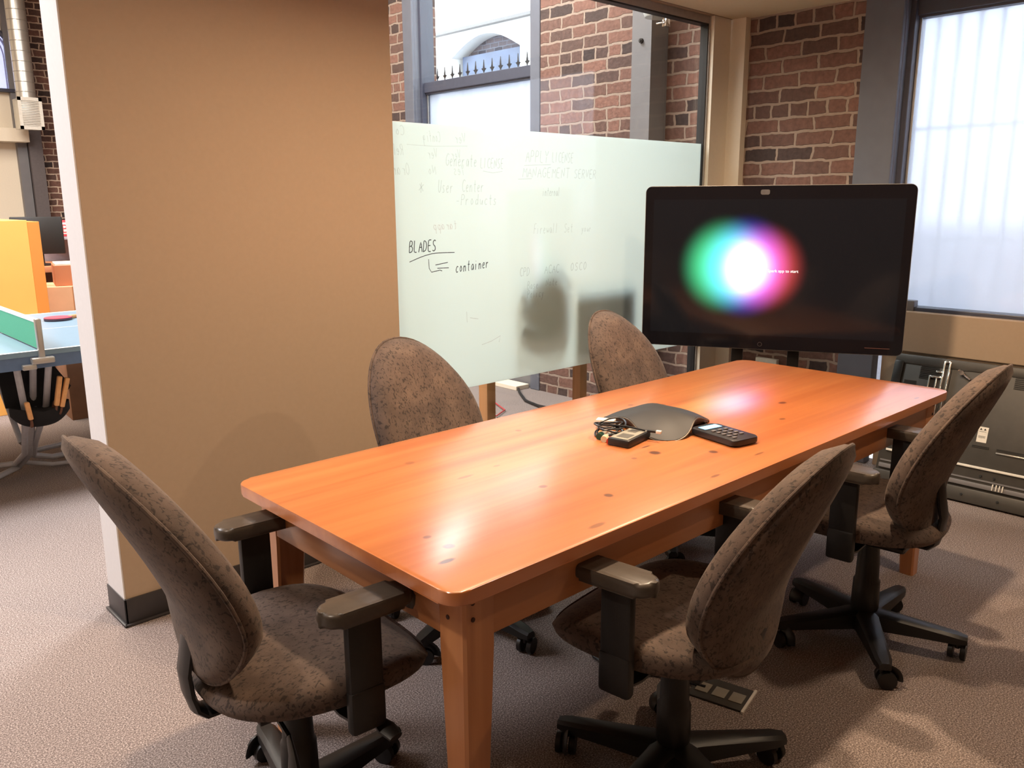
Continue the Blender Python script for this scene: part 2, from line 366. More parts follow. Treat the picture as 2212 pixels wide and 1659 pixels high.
# long brick wall (x = 4.5) built around two windows
W1 = (0.42, 1.90); W2 = (4.58, 6.0); Z0, ZT = 0.88, 2.36
T1 = (0.30, 2.10); T2 = (4.48, 6.13)
for nm, (ya, yb) in (('wall_brick_right', (T1[1], 2.80)), ('wall_brick_front', (-3.0, T1[0])), ('wall_brick_pier', (2.80, T2[0])), ('wall_brick_far', (T2[1], 12.2))):
    struct(MB().box2((XB, ya, 0), (4.85, yb, 4.5)).build(nm, M_BRICK_Y, smooth=False), {'wall_brick_right': 'old brick wall between the beige column and the window', 'wall_brick_pier': 'old brick pier seen through the glass', }.get(nm), 'wall')
struct(MB().box2((XB, T1[0], 2.5), (4.85, T1[1], 4.5)).build('wall_brick_lintel', M_BRICK_Y, smooth=False))
def window(n, ya, yb, ta, tb, upper, label):
    w_ = thing('window_%d' % n, None, None, (4.62, (ya+yb)/2, 0)); struct(w_, label, 'window')
    def P(mb, name, m): 
        o = mb.build(name, m, w_, smooth=False); o.location = -Vector(w_.location); return o
    top = 4.4 if upper else 2.50
    # grey timber lining flush with the brick, and the wall under the sill
    P(MB().box2((4.49, ta, 0), (4.56, ya-0.0, top), 0.006).box2((4.515, ya-0.045, Z0), (4.60, ya+0.004, top), 0.006), 'side_casing', M_TRIMGREY)
    P(MB().box2((4.49, yb, 0), (4.56, tb, top), 0.006).box2((4.515, yb-0.004, Z0), (4.60, yb+0.045, top), 0.006), 'side_casing', M_TRIMGREY)
    fr = MB()
    fr.box2((4.56, ya-.05, Z0-.04), (4.70, ya+.030, top), .004).box2((4.56, yb-.030, Z0-.04), (4.70, yb+.05, top), .004)
    fr.box2((4.55, ya-.05, Z0-.05), (4.70, yb+.05, Z0+.012), .004)
    fr.box2((4.585, ya, ZT), (4.69, yb, ZT+.085), .006).box2((4.60, ya, ZT-.012), (4.66, yb, ZT+.004), .003)
    P(fr, 'sash_frame', M_DKFRAME)
    P(MB().box2((4.612, ya+.03, Z0), (4.622, ya+.042, ZT), .002).box2((4.612, yb-.042, Z0), (4.622, yb-.03, ZT), .002), 'glazing_bead', M_ALU)
    P(MB().box2((4.64, ya+.01, Z0), (4.646, yb-.01, ZT+.01)), 'frosted_pane', M_FROST)
    if upper:
        P(MB().box2((4.64, ya+.01, ZT+.08), (4.644, yb-.01, top-.02)), 'clear_pane', M_GLASS)
        P(MB().box2((4.49, ta, top), (4.80, tb, 4.5)), 'head_panel', M_TRIMGREY)
    else:
        P(MB().box2((4.53, ta, ZT+.10), (4.70, tb, 2.50)).box2((4.60, ya, ZT+.07), (4.70, yb, 2.50)), 'head_panel', M_TRIMGREY)
    return w_
window(1, W1[0], W1[1], T1[0], T1[1], False, 'tall frosted window in dark frame beside the screen')
window(2, W2[0], W2[1], T2[0], T2[1], True, 'window behind the glass partition, frosted below a dark rail and clear above')
struct(MB().box2((4.52, T1[0], 0), (4.84, 1.866, 0.845)).box2((4.50, T1[0], 0.66), (4.66, 1.866, 0.872), .004).build('wall_apron', M_BEIGE, smooth=False), 'beige wall panel under the frosted window', 'wall')
struct(MB().box2((4.52, T2[0], 0), (4.84, T2[1], 0.84)).build('wall_apron_far', M_STEEL, smooth=False), 'grey wall panel under the window behind the glass', 'wall')
# steel column in the next room
sc_ = thing('steel_column', 'grey painted steel column bolted to the brick behind the glass', 'column', (4.40, 3.43, 0))
MB().box2((-.07, -.075, 0), (-.055, .075, 4.5)).box2((.085, -.075, 0), (.10, .075, 4.5)).box2((-.06, -.073, 0), (.09, -.060, 4.5)).build('column_shaft', M_STEEL, sc_, smooth=False)
MB().cyl((-.070, 0.0, 2.415), (-.082, 0.0, 2.415), .016, .014, 12).cyl((-.08, 0, 2.415), (-.088, 0, 2.415), .008, .007, 6).build('bolt', M_BLKMETAL, sc_)

# ---------------------------------------------------------------- glass partition + board
gp = thing('window_3', None, None, (3.16, 2.92, 0)); struct(gp, 'clear floor to ceiling glass partition in a thin aluminium frame', 'glass partition')
def G(mb, name, m, smooth=False):
    o = mb.build(name, m, gp, smooth=smooth); o.location = -Vector(gp.location); return o
G(MB().box2((2.04, 2.928, 0.03), (4.268, 2.934, 2.44)), 'glass_pane', M_GLASS)
G(MB().box2((2.03, 2.90, 2.43), (4.29, 2.96, 2.47), .002).box2((4.272, 2.895, 0), (4.30, 2.96, 2.47), .002).box2((2.03, 2.90, 0), (4.29, 2.96, 0.03), .002), 'frame', mat('anodised_frame', (158, 150, 140), .4, metal=.2))
G(MB().box2((4.266, 2.905, 0.03), (4.272, 2.955, 2.43)).box2((2.04, 2.905, 2.422), (4.272, 2.955, 2.432)), 'gasket', M_GASKET)
wb = thing('whiteboard', 'wide frosted white glass writing board covered in faint marker notes', 'whiteboard', (3.15, 2.92, 0.597))
MB().box2((2.042-3.15, -.0045, 0), (4.262-3.15, -.001, 1.176)).build('board_surface', M_BOARD, wb, smooth=False)

# stroke lettering -------------------------------------------------
GL = {
'A': [[(0,0),(.3,1),(.6,0)],[(.1,.4),(.5,.4)]], 'B': [[(0,0),(0,1),(.4,.95),(.45,.75),(.35,.55),(0,.52)],[(.3,.53),(.55,.35),(.45,.05),(0,0)]],
'C': [[(.55,.85),(.35,1),(.1,.85),(0,.5),(.1,.15),(.35,0),(.55,.12)]], 'D': [[(0,0),(0,1),(.4,.85),(.55,.5),(.4,.12),(0,0)]],
'E': [[(.5,1),(0,1),(0,0),(.5,0)],[(0,.52),(.4,.52)]], 'F': [[(.5,1),(0,1),(0,0)],[(0,.52),(.4,.52)]], 'G': [[(.55,.85),(.3,1),(0,.6),(.05,.2),(.3,0),(.55,.2),(.55,.45),(.35,.45)]],
'I': [[(.15,0),(.15,1)]], 'L': [[(0,1),(0,0),(.45,0)]], 'M': [[(0,0),(.08,1),(.33,.35),(.6,1),(.66,0)]], 'N': [[(0,0),(0,1),(.5,0),(.5,1)]], 'P': [[(0,0),(0,1),(.4,.95),(.5,.75),(.4,.52),(0,.5)]],
'R': [[(0,0),(0,1),(.4,.95),(.48,.75),(.38,.55),(0,.5)],[(.2,.5),(.5,0)]], 'S': [[(.5,.88),(.3,1),(.05,.85),(.1,.6),(.45,.42),(.5,.15),(.25,0),(0,.12)]],
'T': [[(0,1),(.6,1)],[(.3,1),(.3,0)]], 'U': [[(0,1),(0,.25),(.2,0),(.42,.15),(.5,1)]], 'V': [[(0,1),(.25,0),(.55,1)]], 'Y': [[(0,1),(.27,.5),(.55,1)],[(.27,.5),(.2,0)]], 'O': [[(.3,1),(.05,.8),(0,.4),(.2,0),(.5,.2),(.55,.7),(.3,1)]],
'a': [[(.42,.5),(.2,.6),(0,.3),(.15,0),(.4,.2),(.42,.55),(.48,0)]], 'c': [[(.42,.5),(.2,.6),(0,.3),(.15,0),(.42,.1)]], 'd': [[(.4,.45),(.15,.55),(0,.25),(.15,0),(.4,.2)],[(.42,1),(.42,0)]],
'e': [[(0,.3),(.4,.35),(.3,.58),(.08,.5),(0,.25),(.15,0),(.42,.1)]], 'f': [[(.4,.95),(.2,1),(.15,0)],[(0,.55),(.35,.55)]], 'g': [[(.4,.5),(.1,.55),(.05,.1),(.4,.2),(.4,.55),(.35,-.4),(.05,-.35)]],
'i': [[(.1,.55),(.1,0)],[(.1,.78),(.11,.82)]], 'l': [[(.1,1),(.1,0)]], 'm': [[(0,0),(0,.55),(.15,.58),(.25,.4),(.27,0)],[(.27,.4),(.42,.58),(.52,.4),(.54,0)]], 'n': [[(0,.55),(0,0)],[(0,.35),(.2,.58),(.38,.4),(.4,0)]],
'o': [[(.2,.58),(0,.3),(.18,0),(.42,.25),(.2,.58)]], 'p': [[(0,.55),(0,-.4)],[(0,.45),(.3,.55),(.4,.25),(.2,0),(0,.1)]], 'r': [[(0,.55),(0,0)],[(0,.35),(.2,.55),(.35,.5)]], 's': [[(.38,.5),(.15,.6),(.05,.42),(.35,.2),(.25,0),(0,.05)]],
't': [[(.2,.95),(.18,.1),(.35,0)],[(0,.6),(.4,.62)]], 'u': [[(0,.55),(.05,.1),(.3,.05),(.4,.55),(.42,0)]], 'v': [[(0,.55),(.2,0),(.4,.58)]], 'w': [[(0,.55),(.12,0),(.27,.4),(.4,0),(.55,.55)]], 'x': [[(0,.55),(.4,0)],[(.4,.55),(0,0)]], 'y': [[(0,.55),(.2,.1)],[(.42,.55),(.05,-.4)]],
'-': [[(0,.35),(.4,.37)]], '*': [[(0,.2),(.5,.7)],[(.5,.15),(.05,.75)],[(.25,0),(.25,.85)]], '|': [[(.2,-.2),(.2,1.1)]], '/': [[(0,0),(.4,1)]],
}
def ink(rgb, a):
    nm = 'ink_%d_%d_%d_%d' % (rgb+(int(a*100),))
    if nm in MATS: return MATS[nm]
    m, N, L, P = newmat(nm); P.inputs['Base Color'].default_value = lin(rgb); P.inputs['Roughness'].default_value = 0.6
    t = N.new('ShaderNodeBsdfTransparent'); mx = N.new('ShaderNodeMixShader')
    tc = N.new('ShaderNodeTexCoord'); nz = N.new('ShaderNodeTexNoise'); nz.inputs['Scale'].default_value = 60; L.new(tc.outputs['Object'], nz.inputs[0])
    f = math_(N, L, 'MULTIPLY', math_(N, L, 'MULTIPLY_ADD', nz.outputs['Fac'], 0.8, 0.6, clamp=True), a)
    L.new(f, mx.inputs[0]); L.new(t.outputs[0], mx.inputs[1]); L.new(P.outputs[0], mx.inputs[2]); L.new(mx.outputs[0], N['Material Output'].inputs[0])
    MATS[nm] = m; return m
def strokes(name, lines, m, wd, label=None, y=-.0052):
    """marker strokes as thin flat ribbons on the board face; lines in board x, z (world)"""
    bm = bmesh.new()
    for pl in lines:
        if len(pl) < 2: continue
        prev = None
        for i, p in enumerate(pl):
            a = Vector(pl[max(i-1, 0)]); b = Vector(pl[min(i+1, len(pl)-1)]); d = (b-a)
            d = d.normalized() if d.length > 1e-9 else Vector((1, 0)); nn = Vector((-d.y, d.x))*wd/2
            c = Vector(p); q = [bm.verts.new((c.x+s*nn.x-3.15, y, c.y+s*nn.y-0.597)) for s in (1, -1)]
            if prev: bm.faces.new((prev[0], prev[1], q[1], q[0]))
            prev = q
    me = bpy.data.meshes.new(name); bm.to_mesh(me); bm.free(); me.materials.append(m)
    o = bpy.data.objects.new(name, me); COL.objects.link(o); o.parent = wb
    if label: o['label'] = label
    return o
def word(txt, x, z, h, x1=None, mirror=False, slope=0.0):
    n = len(txt); adv = (x1-x)/n if x1 else h*0.72; out = []
    for i, ch in enumerate(txt):
        for st in GL.get(ch, []):
            w_ = min(adv*1.25, h*0.9); pl = []
            dense = []
            for a, b in zip(st, st[1:]):
                for k in range(3): dense.append((a[0]+(b[0]-a[0])*k/3, a[1]+(b[1]-a[1])*k/3))
            dense.append(st[-1])
            # round the corners a little
            sm = [dense[0]]+[((p[0]+2*q[0]+r[0])/4, (p[1]+2*q[1]+r[1])/4) for p, q, r in zip(dense, dense[1:], dense[2:])]+[dense[-1]]
            for (u, v) in sm:
                X = i*adv+u*w_ + .1*v*h
                pl.append(((x1+x-(x+X)) if (mirror and x1) else (x+X), z+v*h+slope*X+random.uniform(-1, 1)*h*.012))
            out.append(pl)
    return out
K1 = ink((38, 42, 52), 0.95)
strokes('handwriting', word('BLADES', 2.135, 1.238, .050, 2.285), K1, .0042, 'black handwriting reading BLADES')
strokes('underline', [[(2.135+.25*t, 1.198+.036*math.sin(min(1, t*1.5)*PI/2)-.006*t) for t in [i/14 for i in range(15)]]], K1, .0034)
strokes('hook_stroke', [[(2.238, 1.205), (2.240, 1.165), (2.252, 1.148), (2.300, 1.154), (2.312, 1.150)], [(2.275, 1.178), (2.345, 1.186)], [(2.285, 1.163), (2.35, 1.162)]], K1, .0034)
strokes('handwriting', word('container', 2.39, 1.137, .048, 2.595, slope=.06), K1, .0038, 'black handwriting reading container')
FG = ink((98, 116, 118), .21); FB = ink((84, 110, 138), .24); FR = ink((200, 110, 110), .20); FT = ink((110, 122, 120), .16)
for t, x0, z0, hh, x1, mm in (('Generate', 2.345, 1.602, .055, 2.53, FG), ('LICENSE', 2.545, 1.598, .045, 2.69, FG), ('APPLY', 2.83, 1.632, .055, 2.99, FG), ('LICENSE', 3.01, 1.636, .048, 3.165, FG),
                          ('MANAGEMENT', 2.81, 1.562, .048, 3.14, FG), ('SERVER', 3.17, 1.562, .044, 3.34, FG), ('*', 2.195, 1.488, .05, None, FG), ('User', 2.30, 1.488, .055, 2.39, FG), ('Center', 2.435, 1.492, .055, 2.57, FG),
                          ('-Products', 2.40, 1.435, .048, 2.65, FG), ('internal', 2.945, 1.475, .042, 3.07, FG), ('Firewall', 2.885, 1.295, .048, 3.06, FT), ('Set', 3.10, 1.295, .045, 3.17, FT), ('your', 3.23, 1.295, .035, 3.31, FT),
                          ('CPD', 2.79, 1.095, .042, 2.86, FB), ('ACAC', 2.96, 1.098, .042, 3.07, FB), ('OSCO', 3.15, 1.100, .040, 3.28, FB), ('Base', 2.84, 1.028, .040, 2.92, FB), ('Note', 2.97, 1.035, .036, 3.06, FB), ('Policy', 2.84, .985, .040, 2.96, FB)):
    strokes('faint_writing', word(t, x0, z0, hh, x1), mm, .0036)
for t, x0, z0, hh, x1 in (('Config', 2.22, 1.70, .045, 2.32), ('Ver', 2.39, 1.70, .045, 2.46), ('Ver', 2.24, 1.63, .045, 2.30), ('Ver', 2.37, 1.63, .045, 2.43), ('Yes', 2.38, 1.565, .045, 2.45), ('No', 2.24, 1.565, .04, 2.29), ('Co', 2.075, 1.72, .04, 2.13), ('Rel', 2.06, 1.64, .045, 2.12), ('Oran', 2.055, 1.56, .05, 2.15)):
    strokes('faint_writing', word(t, x0, z0, hh, x1, mirror=True), FT, .0036)
strokes('ruled_line', [[(2.14, 1.684), (2.28, 1.682), (2.47, 1.690)]], FT, .003)
for pl in ([(2.56, 1.585), (2.62, 1.578), (2.68, 1.586)], [(2.82, 1.616), (3.0, 1.624)], [(2.78, 1.552), (2.87, 1.556)]): strokes('underline', [pl], FG, .003)
strokes('faint_writing', word('tarapp', 2.26, 1.33, .04, 2.40, mirror=True), FR, .0036, 'faded red handwriting')
for pl in ([(2.45, .955), (2.452, .905)], [(2.47, .925), (2.52, .915)], [(2.54, .79), (2.60, .80), (2.66, .82), (2.65, .79)]): strokes('faint_mark', [pl], FR, .003)

# ---------------------------------------------------------------- outside
struct(MB().box2((4.86, -6, -0.3), (30, 30, -0.02)).build('ground', M_OUTGND, smooth=False))
bld = thing('building', 'white building with an arched window across the street', 'building', (10.0, 11.3, 0))
bm_ = MB(); ya, yb, zs, za = -.87, .90, 3.95, 4.25
bm_.box2((0, -14, 0), (1.0, ya, 12)).box2((0, yb, 0), (1.0, 16, 12)).box2((0, ya, 0), (1.0, yb, 2.6))
arc = [(yb, zs)]+[(yb+(ya-yb)*t, zs+(za-zs)*math.sin(PI*t)) for t in [i/16 for i in range(1, 16)]]+[(ya, zs)]
bm_.prism([(ya, 12), (yb, 12)]+arc, 0, 1.0, mtx=Matrix(((0, 0, 1, 0), (1, 0, 0, 0), (0, 1, 0, 0), (0, 0, 0, 1))))
bm_.build('wall', M_OUTWALL, bld, smooth=False)
MB().box2((-.10, -14, 4.36), (0.0, 16, 4.41)).build('cornice', M_STEEL, bld, smooth=False)
MB().box2((.30, ya, 2.6), (.36, yb, 4.3)).build('brick_infill', brick_mat('dark_outside_brick', 'Y', ((60, 64, 80), (86, 84, 96), (104, 98, 108), (120, 112, 120)), (120, 126, 140)), bld, smooth=False)
MB().box2((.16, ya+.02, 2.6), (.22, yb-.12, 3.97)).build('window_panel', mat('slate_shutter', (72, 86, 116), 0.4, noise=.2, scale=3), bld, smooth=False)
struct(MB().box2((6.4, -6, -.3), (6.6, 20, 1.28)).build('wall_outside', mat('outside_kerb_wall', (196, 198, 208), .9), smooth=False))
fence = thing('iron_fence', 'black iron fence with spear tips outside the windows', 'fence', (5.0, 3.3, 0))
def picket_mb():
    p = MB(); p.box2((-.008, -.008, 0), (.008, .008, 2.46)).box((0, 0, 1.835), (.03, .03, .03), .006)
    p.prism([(-.010, 2.45), (.010, 2.45), (.005, 2.545), (.028, 2.568), (.009, 2.572), (0, 2.64), (-.009, 2.572), (-.028, 2.568), (-.005, 2.545)], -.004, .004, mtx=Matrix(((0, 0, 1, 0), (1, 0, 0, 0), (0, 1, 0, 0), (0, 0, 0, 1))))
    return p
MB().box2((-.012, -3.6, .26), (.012, 3.6, .29)).box2((-.012, -3.6, 1.215), (.012, 3.6, 1.25)).box2((-.010, -3.6, 1.825), (.010, 3.6, 1.845)).build('rail', M_IRON, fence, smooth=False)
pk = picket_mb().build('picket', M_IRON, fence, smooth=False, loc=(0, -3.52, 0))
for i in range(1, 66):
    c = pk.copy(); COL.objects.link(c); c.parent = fence; c.location = (0, -3.52+.107*i, 0)

# ---------------------------------------------------------------- meeting table
TX0, TX1, TY0, TY1 = 0.88, 3.32, 1.10, 2.00
tb = thing('meeting_table', 'long orange varnished pine table with tapered legs', 'table', (2.10, 1.55, 0))
MB().prism(rrect(2.44, .90, .045), .710, .740, .004, 3).build('tabletop', M_TOP, tb, angle=.5)
for s in (-1, 1):
    MB().box2((-1.12, s*.405-.012, .605), (1.12, s*.405+.012, .710), .002).build('apron', M_PINE, tb)
    MB().box2((s*1.155-.012, -.34, .605), (s*1.155+.012, .34, .710), .002).build('apron', M_PINEY, tb)
def leg_mb(sx, sy):
    b = MB(); bm = b.bm
    def ring(z, wd):
        ox, oy = sx*1.168, sy*.418
        c = .006
        xs = sorted((ox, ox-sx*wd)); ys = sorted((oy, oy-sy*wd))
        return [bm.verts.new((x, y, z)) for x, y in ((xs[0]+c, ys[0]), (xs[1]-c, ys[0]), (xs[1], ys[0]+c), (xs[1], ys[1]-c), (xs[1]-c, ys[1]), (xs[0]+c, ys[1]), (xs[0], ys[1]-c), (xs[0], ys[0]+c))]
    R = [ring(0, .052), ring(.58, .082), ring(.709, .082)]
    for a, c in zip(R, R[1:]):
        for k in range(8): bm.faces.new((a[k], a[(k+1) % 8], c[(k+1) % 8], c[k]))
    bm.faces.new(R[0]); bm.faces.new(R[-1]); return b
for sx in (-1, 1):
    for sy in (-1, 1):
        lg = leg_mb(sx, sy).build('leg', M_PINEZ, tb, angle=.3)
        pm = MB()
        for (u, z) in ((.022, .69), (.022, .655)):
            pm.cyl((sx*(1.168-u), sy*.4175, z), (sx*(1.168-u), sy*.4195, z), .005, .005, 12)
        pm.cyl((sx*1.1675, sy*(.418-.05), .65), (sx*1.1695, sy*(.418-.05), .65), .005, .005, 12)
        pm.build('peg', mat('dark_peg', (66, 34, 18), .6), lg)

# ---------------------------------------------------------------- office chairs
def back_prof(z):
    s = (z-.43)/.55
    return -.142 - .186*(max(0, s-.24)/.76)**1.35 - .020*(max(0, .26-s)/.26)**2
def backrest_mb():
    b = MB(); bm = b.bm; NA, NR = 56, 12; zc, hz, hx = .700, .280, .240
    def outline(a):
        cs, sn = math.cos(a), math.sin(a)
        sx = (abs(cs)**.92)*(1 if cs > 0 else -1); sz = (abs(sn)**.96)*(1 if sn > 0 else -1)
        return hx*sx*(1-.05*sn-.06*sn*sn), hz*sz
    def mid(x, z): return back_prof(z)+.30*x*x
    front, rear = [], []
    for j in range(NR+1):
        r = (j/NR)**.85; fr, re = [], []
        for i in range(NA):
            ox, oz = outline(2*PI*i/NA); x, z = ox*r, zc+oz*r
            e = max(0, 1-r**7)**.5
            fr.append((x, mid(x, z)+.010+(.046+.008*(1-r*r))*e, z)); re.append((x, mid(x, z)-.010-.014*max(0, 1-r**8)**.5-.030*max(0, 1-r**2)**.7, z))
            if j == 0: break
        front.append(fr); rear.append(re)
    def surf(rs, flip):
        V = [[bm.verts.new(p) for p in ring] for ring in rs]
        for k in range(NA):
            f = (V[0][0], V[1][k], V[1][(k+1) % NA]); bm.faces.new(f[::-1] if flip else f)
        for a, c in zip(V[1:], V[2:]):
            for k in range(NA):
                f = (a[k], c[k], c[(k+1) % NA], a[(k+1) % NA]); bm.faces.new(f[::-1] if flip else f)
        return V[-1]
    a = surf(front, False); c = surf(rear, True)
    for k in range(NA): bm.faces.new((a[k], c[k], c[(k+1) % NA], a[(k+1) % NA]))
    pts = [(outline(2*PI*i/NA)[0]*1.004, 0, zc+outline(2*PI*i/NA)[1]*1.004) for i in range(NA+1)]
    return b, [(x, mid(x, z)-.006, z) for x, _, z in pts]
def seat_mb():
    b = MB(); bm = b.bm; NA, NR = 56, 10
    def outline(a):
        cs, sn = math.cos(a), math.sin(a); n = 2.7
        x = .262*(abs(cs)**(2/n))*(1 if cs > 0 else -1); y = .255*(abs(sn)**(2/n))*(1 if sn > 0 else -1)
        return x*(1-.10*(-sn if sn < 0 else 0)), y+.035
    def top(x, y):
        return .478+.30*x*x-.25*max(0, y-.12)**2*6 + .012*math.cos(y*9)
    tops, bots = [], []
    for j in range(NR+1):
        r = (j/NR)**.8; tr, br = [], []
        for i in range(NA):
            ox, oy = outline(2*PI*i/NA); x, y = ox*r, .035+(oy-.035)*r; e = max(0, 1-r**5)**.5
            tr.append((x, y, top(x, y)-.030+.030*e)); br.append((x*.985, .035+(y-.035)*.985, top(x, y)*.25+.478*.75-.050-.026*max(0, 1-r**4)))
            if j == 0: break
        tops.append(tr); bots.append(br)
    def surf(rs, flip):
        V = [[bm.verts.new(p) for p in ring] for ring in rs]
        for k in range(NA):
            f = (V[0][0], V[1][k], V[1][(k+1) % NA]); bm.faces.new(f[::-1] if flip else f)
        for a, c in zip(V[1:], V[2:]):
            for k in range(NA):
                f = (a[k], c[k], c[(k+1) % NA], a[(k+1) % NA]); bm.faces.new(f[::-1] if flip else f)
        return V[-1]
    a = surf(tops, False); c = surf(bots, True)
    for k in range(NA): bm.faces.new((a[k], c[k], c[(k+1) % NA], a[(k+1) % NA]))
    return b
def make_chair():
    r = thing('office_chair', '', 'chair')
    bk, rim = backrest_mb(); bo = bk.build('backrest', M_FABRIC, r, angle=1.2)
    MB().tube(rim, .0045, 8, caps=False).build('piping', M_FABRIC, bo)
    seat_mb().build('seat', M_FABRIC, r, angle=1.2)
    m = MB().box((0, -.005, .392), (.20, .26, .045), .012, 3).box((0, .0, .412), (.34, .30, .012), .004)
    m.build('seat_mechanism', M_BLKMETAL, r)
    cv = [(0, -.08, .392), (0, -.14, .384), (0, -.178, .384), (0, -.196, .402), (0, -.206, .44), (0, -.210, .49), (0, -.200, .54), (0, -.19, .60)]
    MB().tube(cv, .036, 10, flat=(.30, 1.0)).build('back_support', M_BLKMETAL, r)
    # column
    MB().lathe([(.036, .10), (.044, .12), (.042, .215), (.037, .222), (.035, .30), (.033, .31), (.031, .35)], n=24).build('gas_column', M_PLASTIC, r)
    MB().cyl((0, 0, .34), (0, 0, .39), .014, .014, 16).build('column_rod', M_CHROME, r)
    # star base
    hub = MB().lathe([(.045, .055), (.050, .075), (.046, .105), (.034, .115)], n=24)
    for k in range(5):
        a = 2*PI*k/5
        pts = [(.02, 0), (.05, 0)]
        ca, sa = math.cos(a), math.sin(a)
        def q(x, y, z): return (ca*x-sa*y, sa*x+ca*y, z)
        secs = []
        for (x, wd, z0, z1) in ((.02, .040, .056, .116), (.07, .034, .056, .112), (.18, .029, .060, .102), (.280, .025, .062, .092), (.310, .017, .064, .086)):
            bmv = hub.bm.verts
            secs.append([bmv.new(q(x, -wd, z0)), bmv.new(q(x, wd, z0)), bmv.new(q(x, wd, z1-.008)), bmv.new(q(x, wd*.6, z1)), bmv.new(q(x, -wd*.6, z1)), bmv.new(q(x, -wd, z1-.008))])
        for s0, s1 in zip(secs, secs[1:]):
            for k2 in range(6): hub.bm.faces.new((s0[k2], s0[(k2+1) % 6], s1[(k2+1) % 6], s1[k2]))
        hub.bm.faces.new(secs[0][::-1]); hub.bm.faces.new(secs[-1])
    base = hub.build('star_base', M_PLASTIC, r)
    for k in range(5):
        a = 2*PI*k/5; e = MB(); sw = 1.1*k+.5
        cx, cy = .288*math.cos(a), .283*math.sin(a); tx, ty = math.cos(sw), math.sin(sw); ox, oy = cx-.012*ty, cy+.012*tx
        for s in (-1, 1):
            e.tube([(ox+tx*s*.010, oy+ty*s*.010, .0275), (ox+tx*s*.013, oy+ty*s*.013, .0275), (ox+tx*s*.026, oy+ty*s*.026, .0275)], [.0265, .0285, .0275], 20)
        e.cyl((cx, cy, .04), (cx, cy, .072), .007, .007, 10)
        hd = [(ox-ty*.031*math.cos(t), oy+tx*.031*math.cos(t), .0275+.031*math.sin(t)) for t in [PI*(-.05+.75*i/8) for i in range(9)]]
        e.tube(hd, .0045, 8, flat=(1, 4.6))
        e.build('caster', M_PLASTIC, base)
    for s in (-1, 1):
        ab = MB().box((s*.275, .0, .525), (.026, .078, .245), .007, 2, taper=(1, 1)).box((s*.277, .0, .43), (.030, .082, .10), .010)
        ab.tube([(s*.10, .0, .398), (s*.22, .0, .396), (s*.262, .0, .405), (s*.278, 0, .44)], .024, 10, flat=(.42, 1.5))
        arm = ab.build('arm_support', M_PLASTIC, r)
        pad = MB().prism(rrect(.076, .205, .034, 8), .642, .676, .012, 4, mtx=Matrix.Translation((s*.278, .008, 0)))
        pad.tube([(s*.278, .080, .658), (s*.278, .106, .652), (s*.278, .114, .636), (s*.278, .110, .622)], [.018, .019, .017, .012], 10, flat=(1, 1.6))
        pad.build('armrest', M_ARMPAD, r, angle=.9)
    lv = MB().tube([(.06, .03, .39), (.17, .06, .385), (.25, .07, .375)], .006, 8).tube([(.25, .07, .375), (.285, .075, .368), (.315, .08, .360)], [.010, .018, .014], 10, flat=(.5, 1.2))
    lv.build('lever', M_PLASTIC, r)
    lv = MB().tube([(.06, -.09, .385), (.19, -.10, .375)], .006, 8).tube([(.19, -.10, .375), (.215, -.105, .35), (.235, -.11, .315), (.24, -.11, .285)], [.010, .016, .028, .020], 12, flat=(1.3, .5))
    lv.build('lever', M_PLASTIC, r)
    return r
proto = make_chair()
CHAIRS = [  # x, y, heading (deg, direction faced, 90 = +Y), star rotation, label
    (0.811, 1.605, -4, 30, 'office chair at the near end of the table, back turned to the left wall'),
    (1.572, 1.085, 97, -39, 'office chair on the near long side, closest to the front table leg'),
    (2.61, 1.06, 95, -5, 'office chair on the near long side, by the stacked display panel'),
    (1.72, 2.06, -82, 10, 'office chair tucked under the far side, in front of the beige wall edge'),
    (2.785, 2.03, -84, 40, 'office chair tucked under the far side, just left of the big screen'),
]
for i, (x, y, hd, st, lb) in enumerate(CHAIRS):
    o = proto if i == 0 else copy_tree(proto)
    o.location = (x, y, 0); o.rotation_euler = (0, 0, math.radians(hd-90)); o['label'] = lb; o['group'] = 'office chairs around the meeting table'
    for k in bpy.data.objects:
        if k.parent == o and k.name.startswith('star_base'): k.rotation_euler = (0, 0, math.radians(st))

for k in bpy.data.objects:
    if k.parent == proto and k.name.startswith('backrest'):   # the chair at the near end is reclined further
        k.matrix_local = Matrix.Translation((0, -.212, .488)) @ Matrix.Rotation(math.radians(3), 4, 'X') @ Matrix.Translation((0, .17, -.435))
    if k.parent == proto and k.name.startswith('back_support'): k.location = (0, -.03, 0)
    if k.parent == proto and k.name.startswith('arm'): k.location = (0, .035, 0)

second = [o for o in bpy.data.objects if o.get('category') == 'chair' and 'closest to the front' in o['label']][0]
for k in bpy.data.objects:
    if k.parent == second and k.name.startswith('backrest'): k.location = (.006, -.030, -.030)   # set lower on its bar

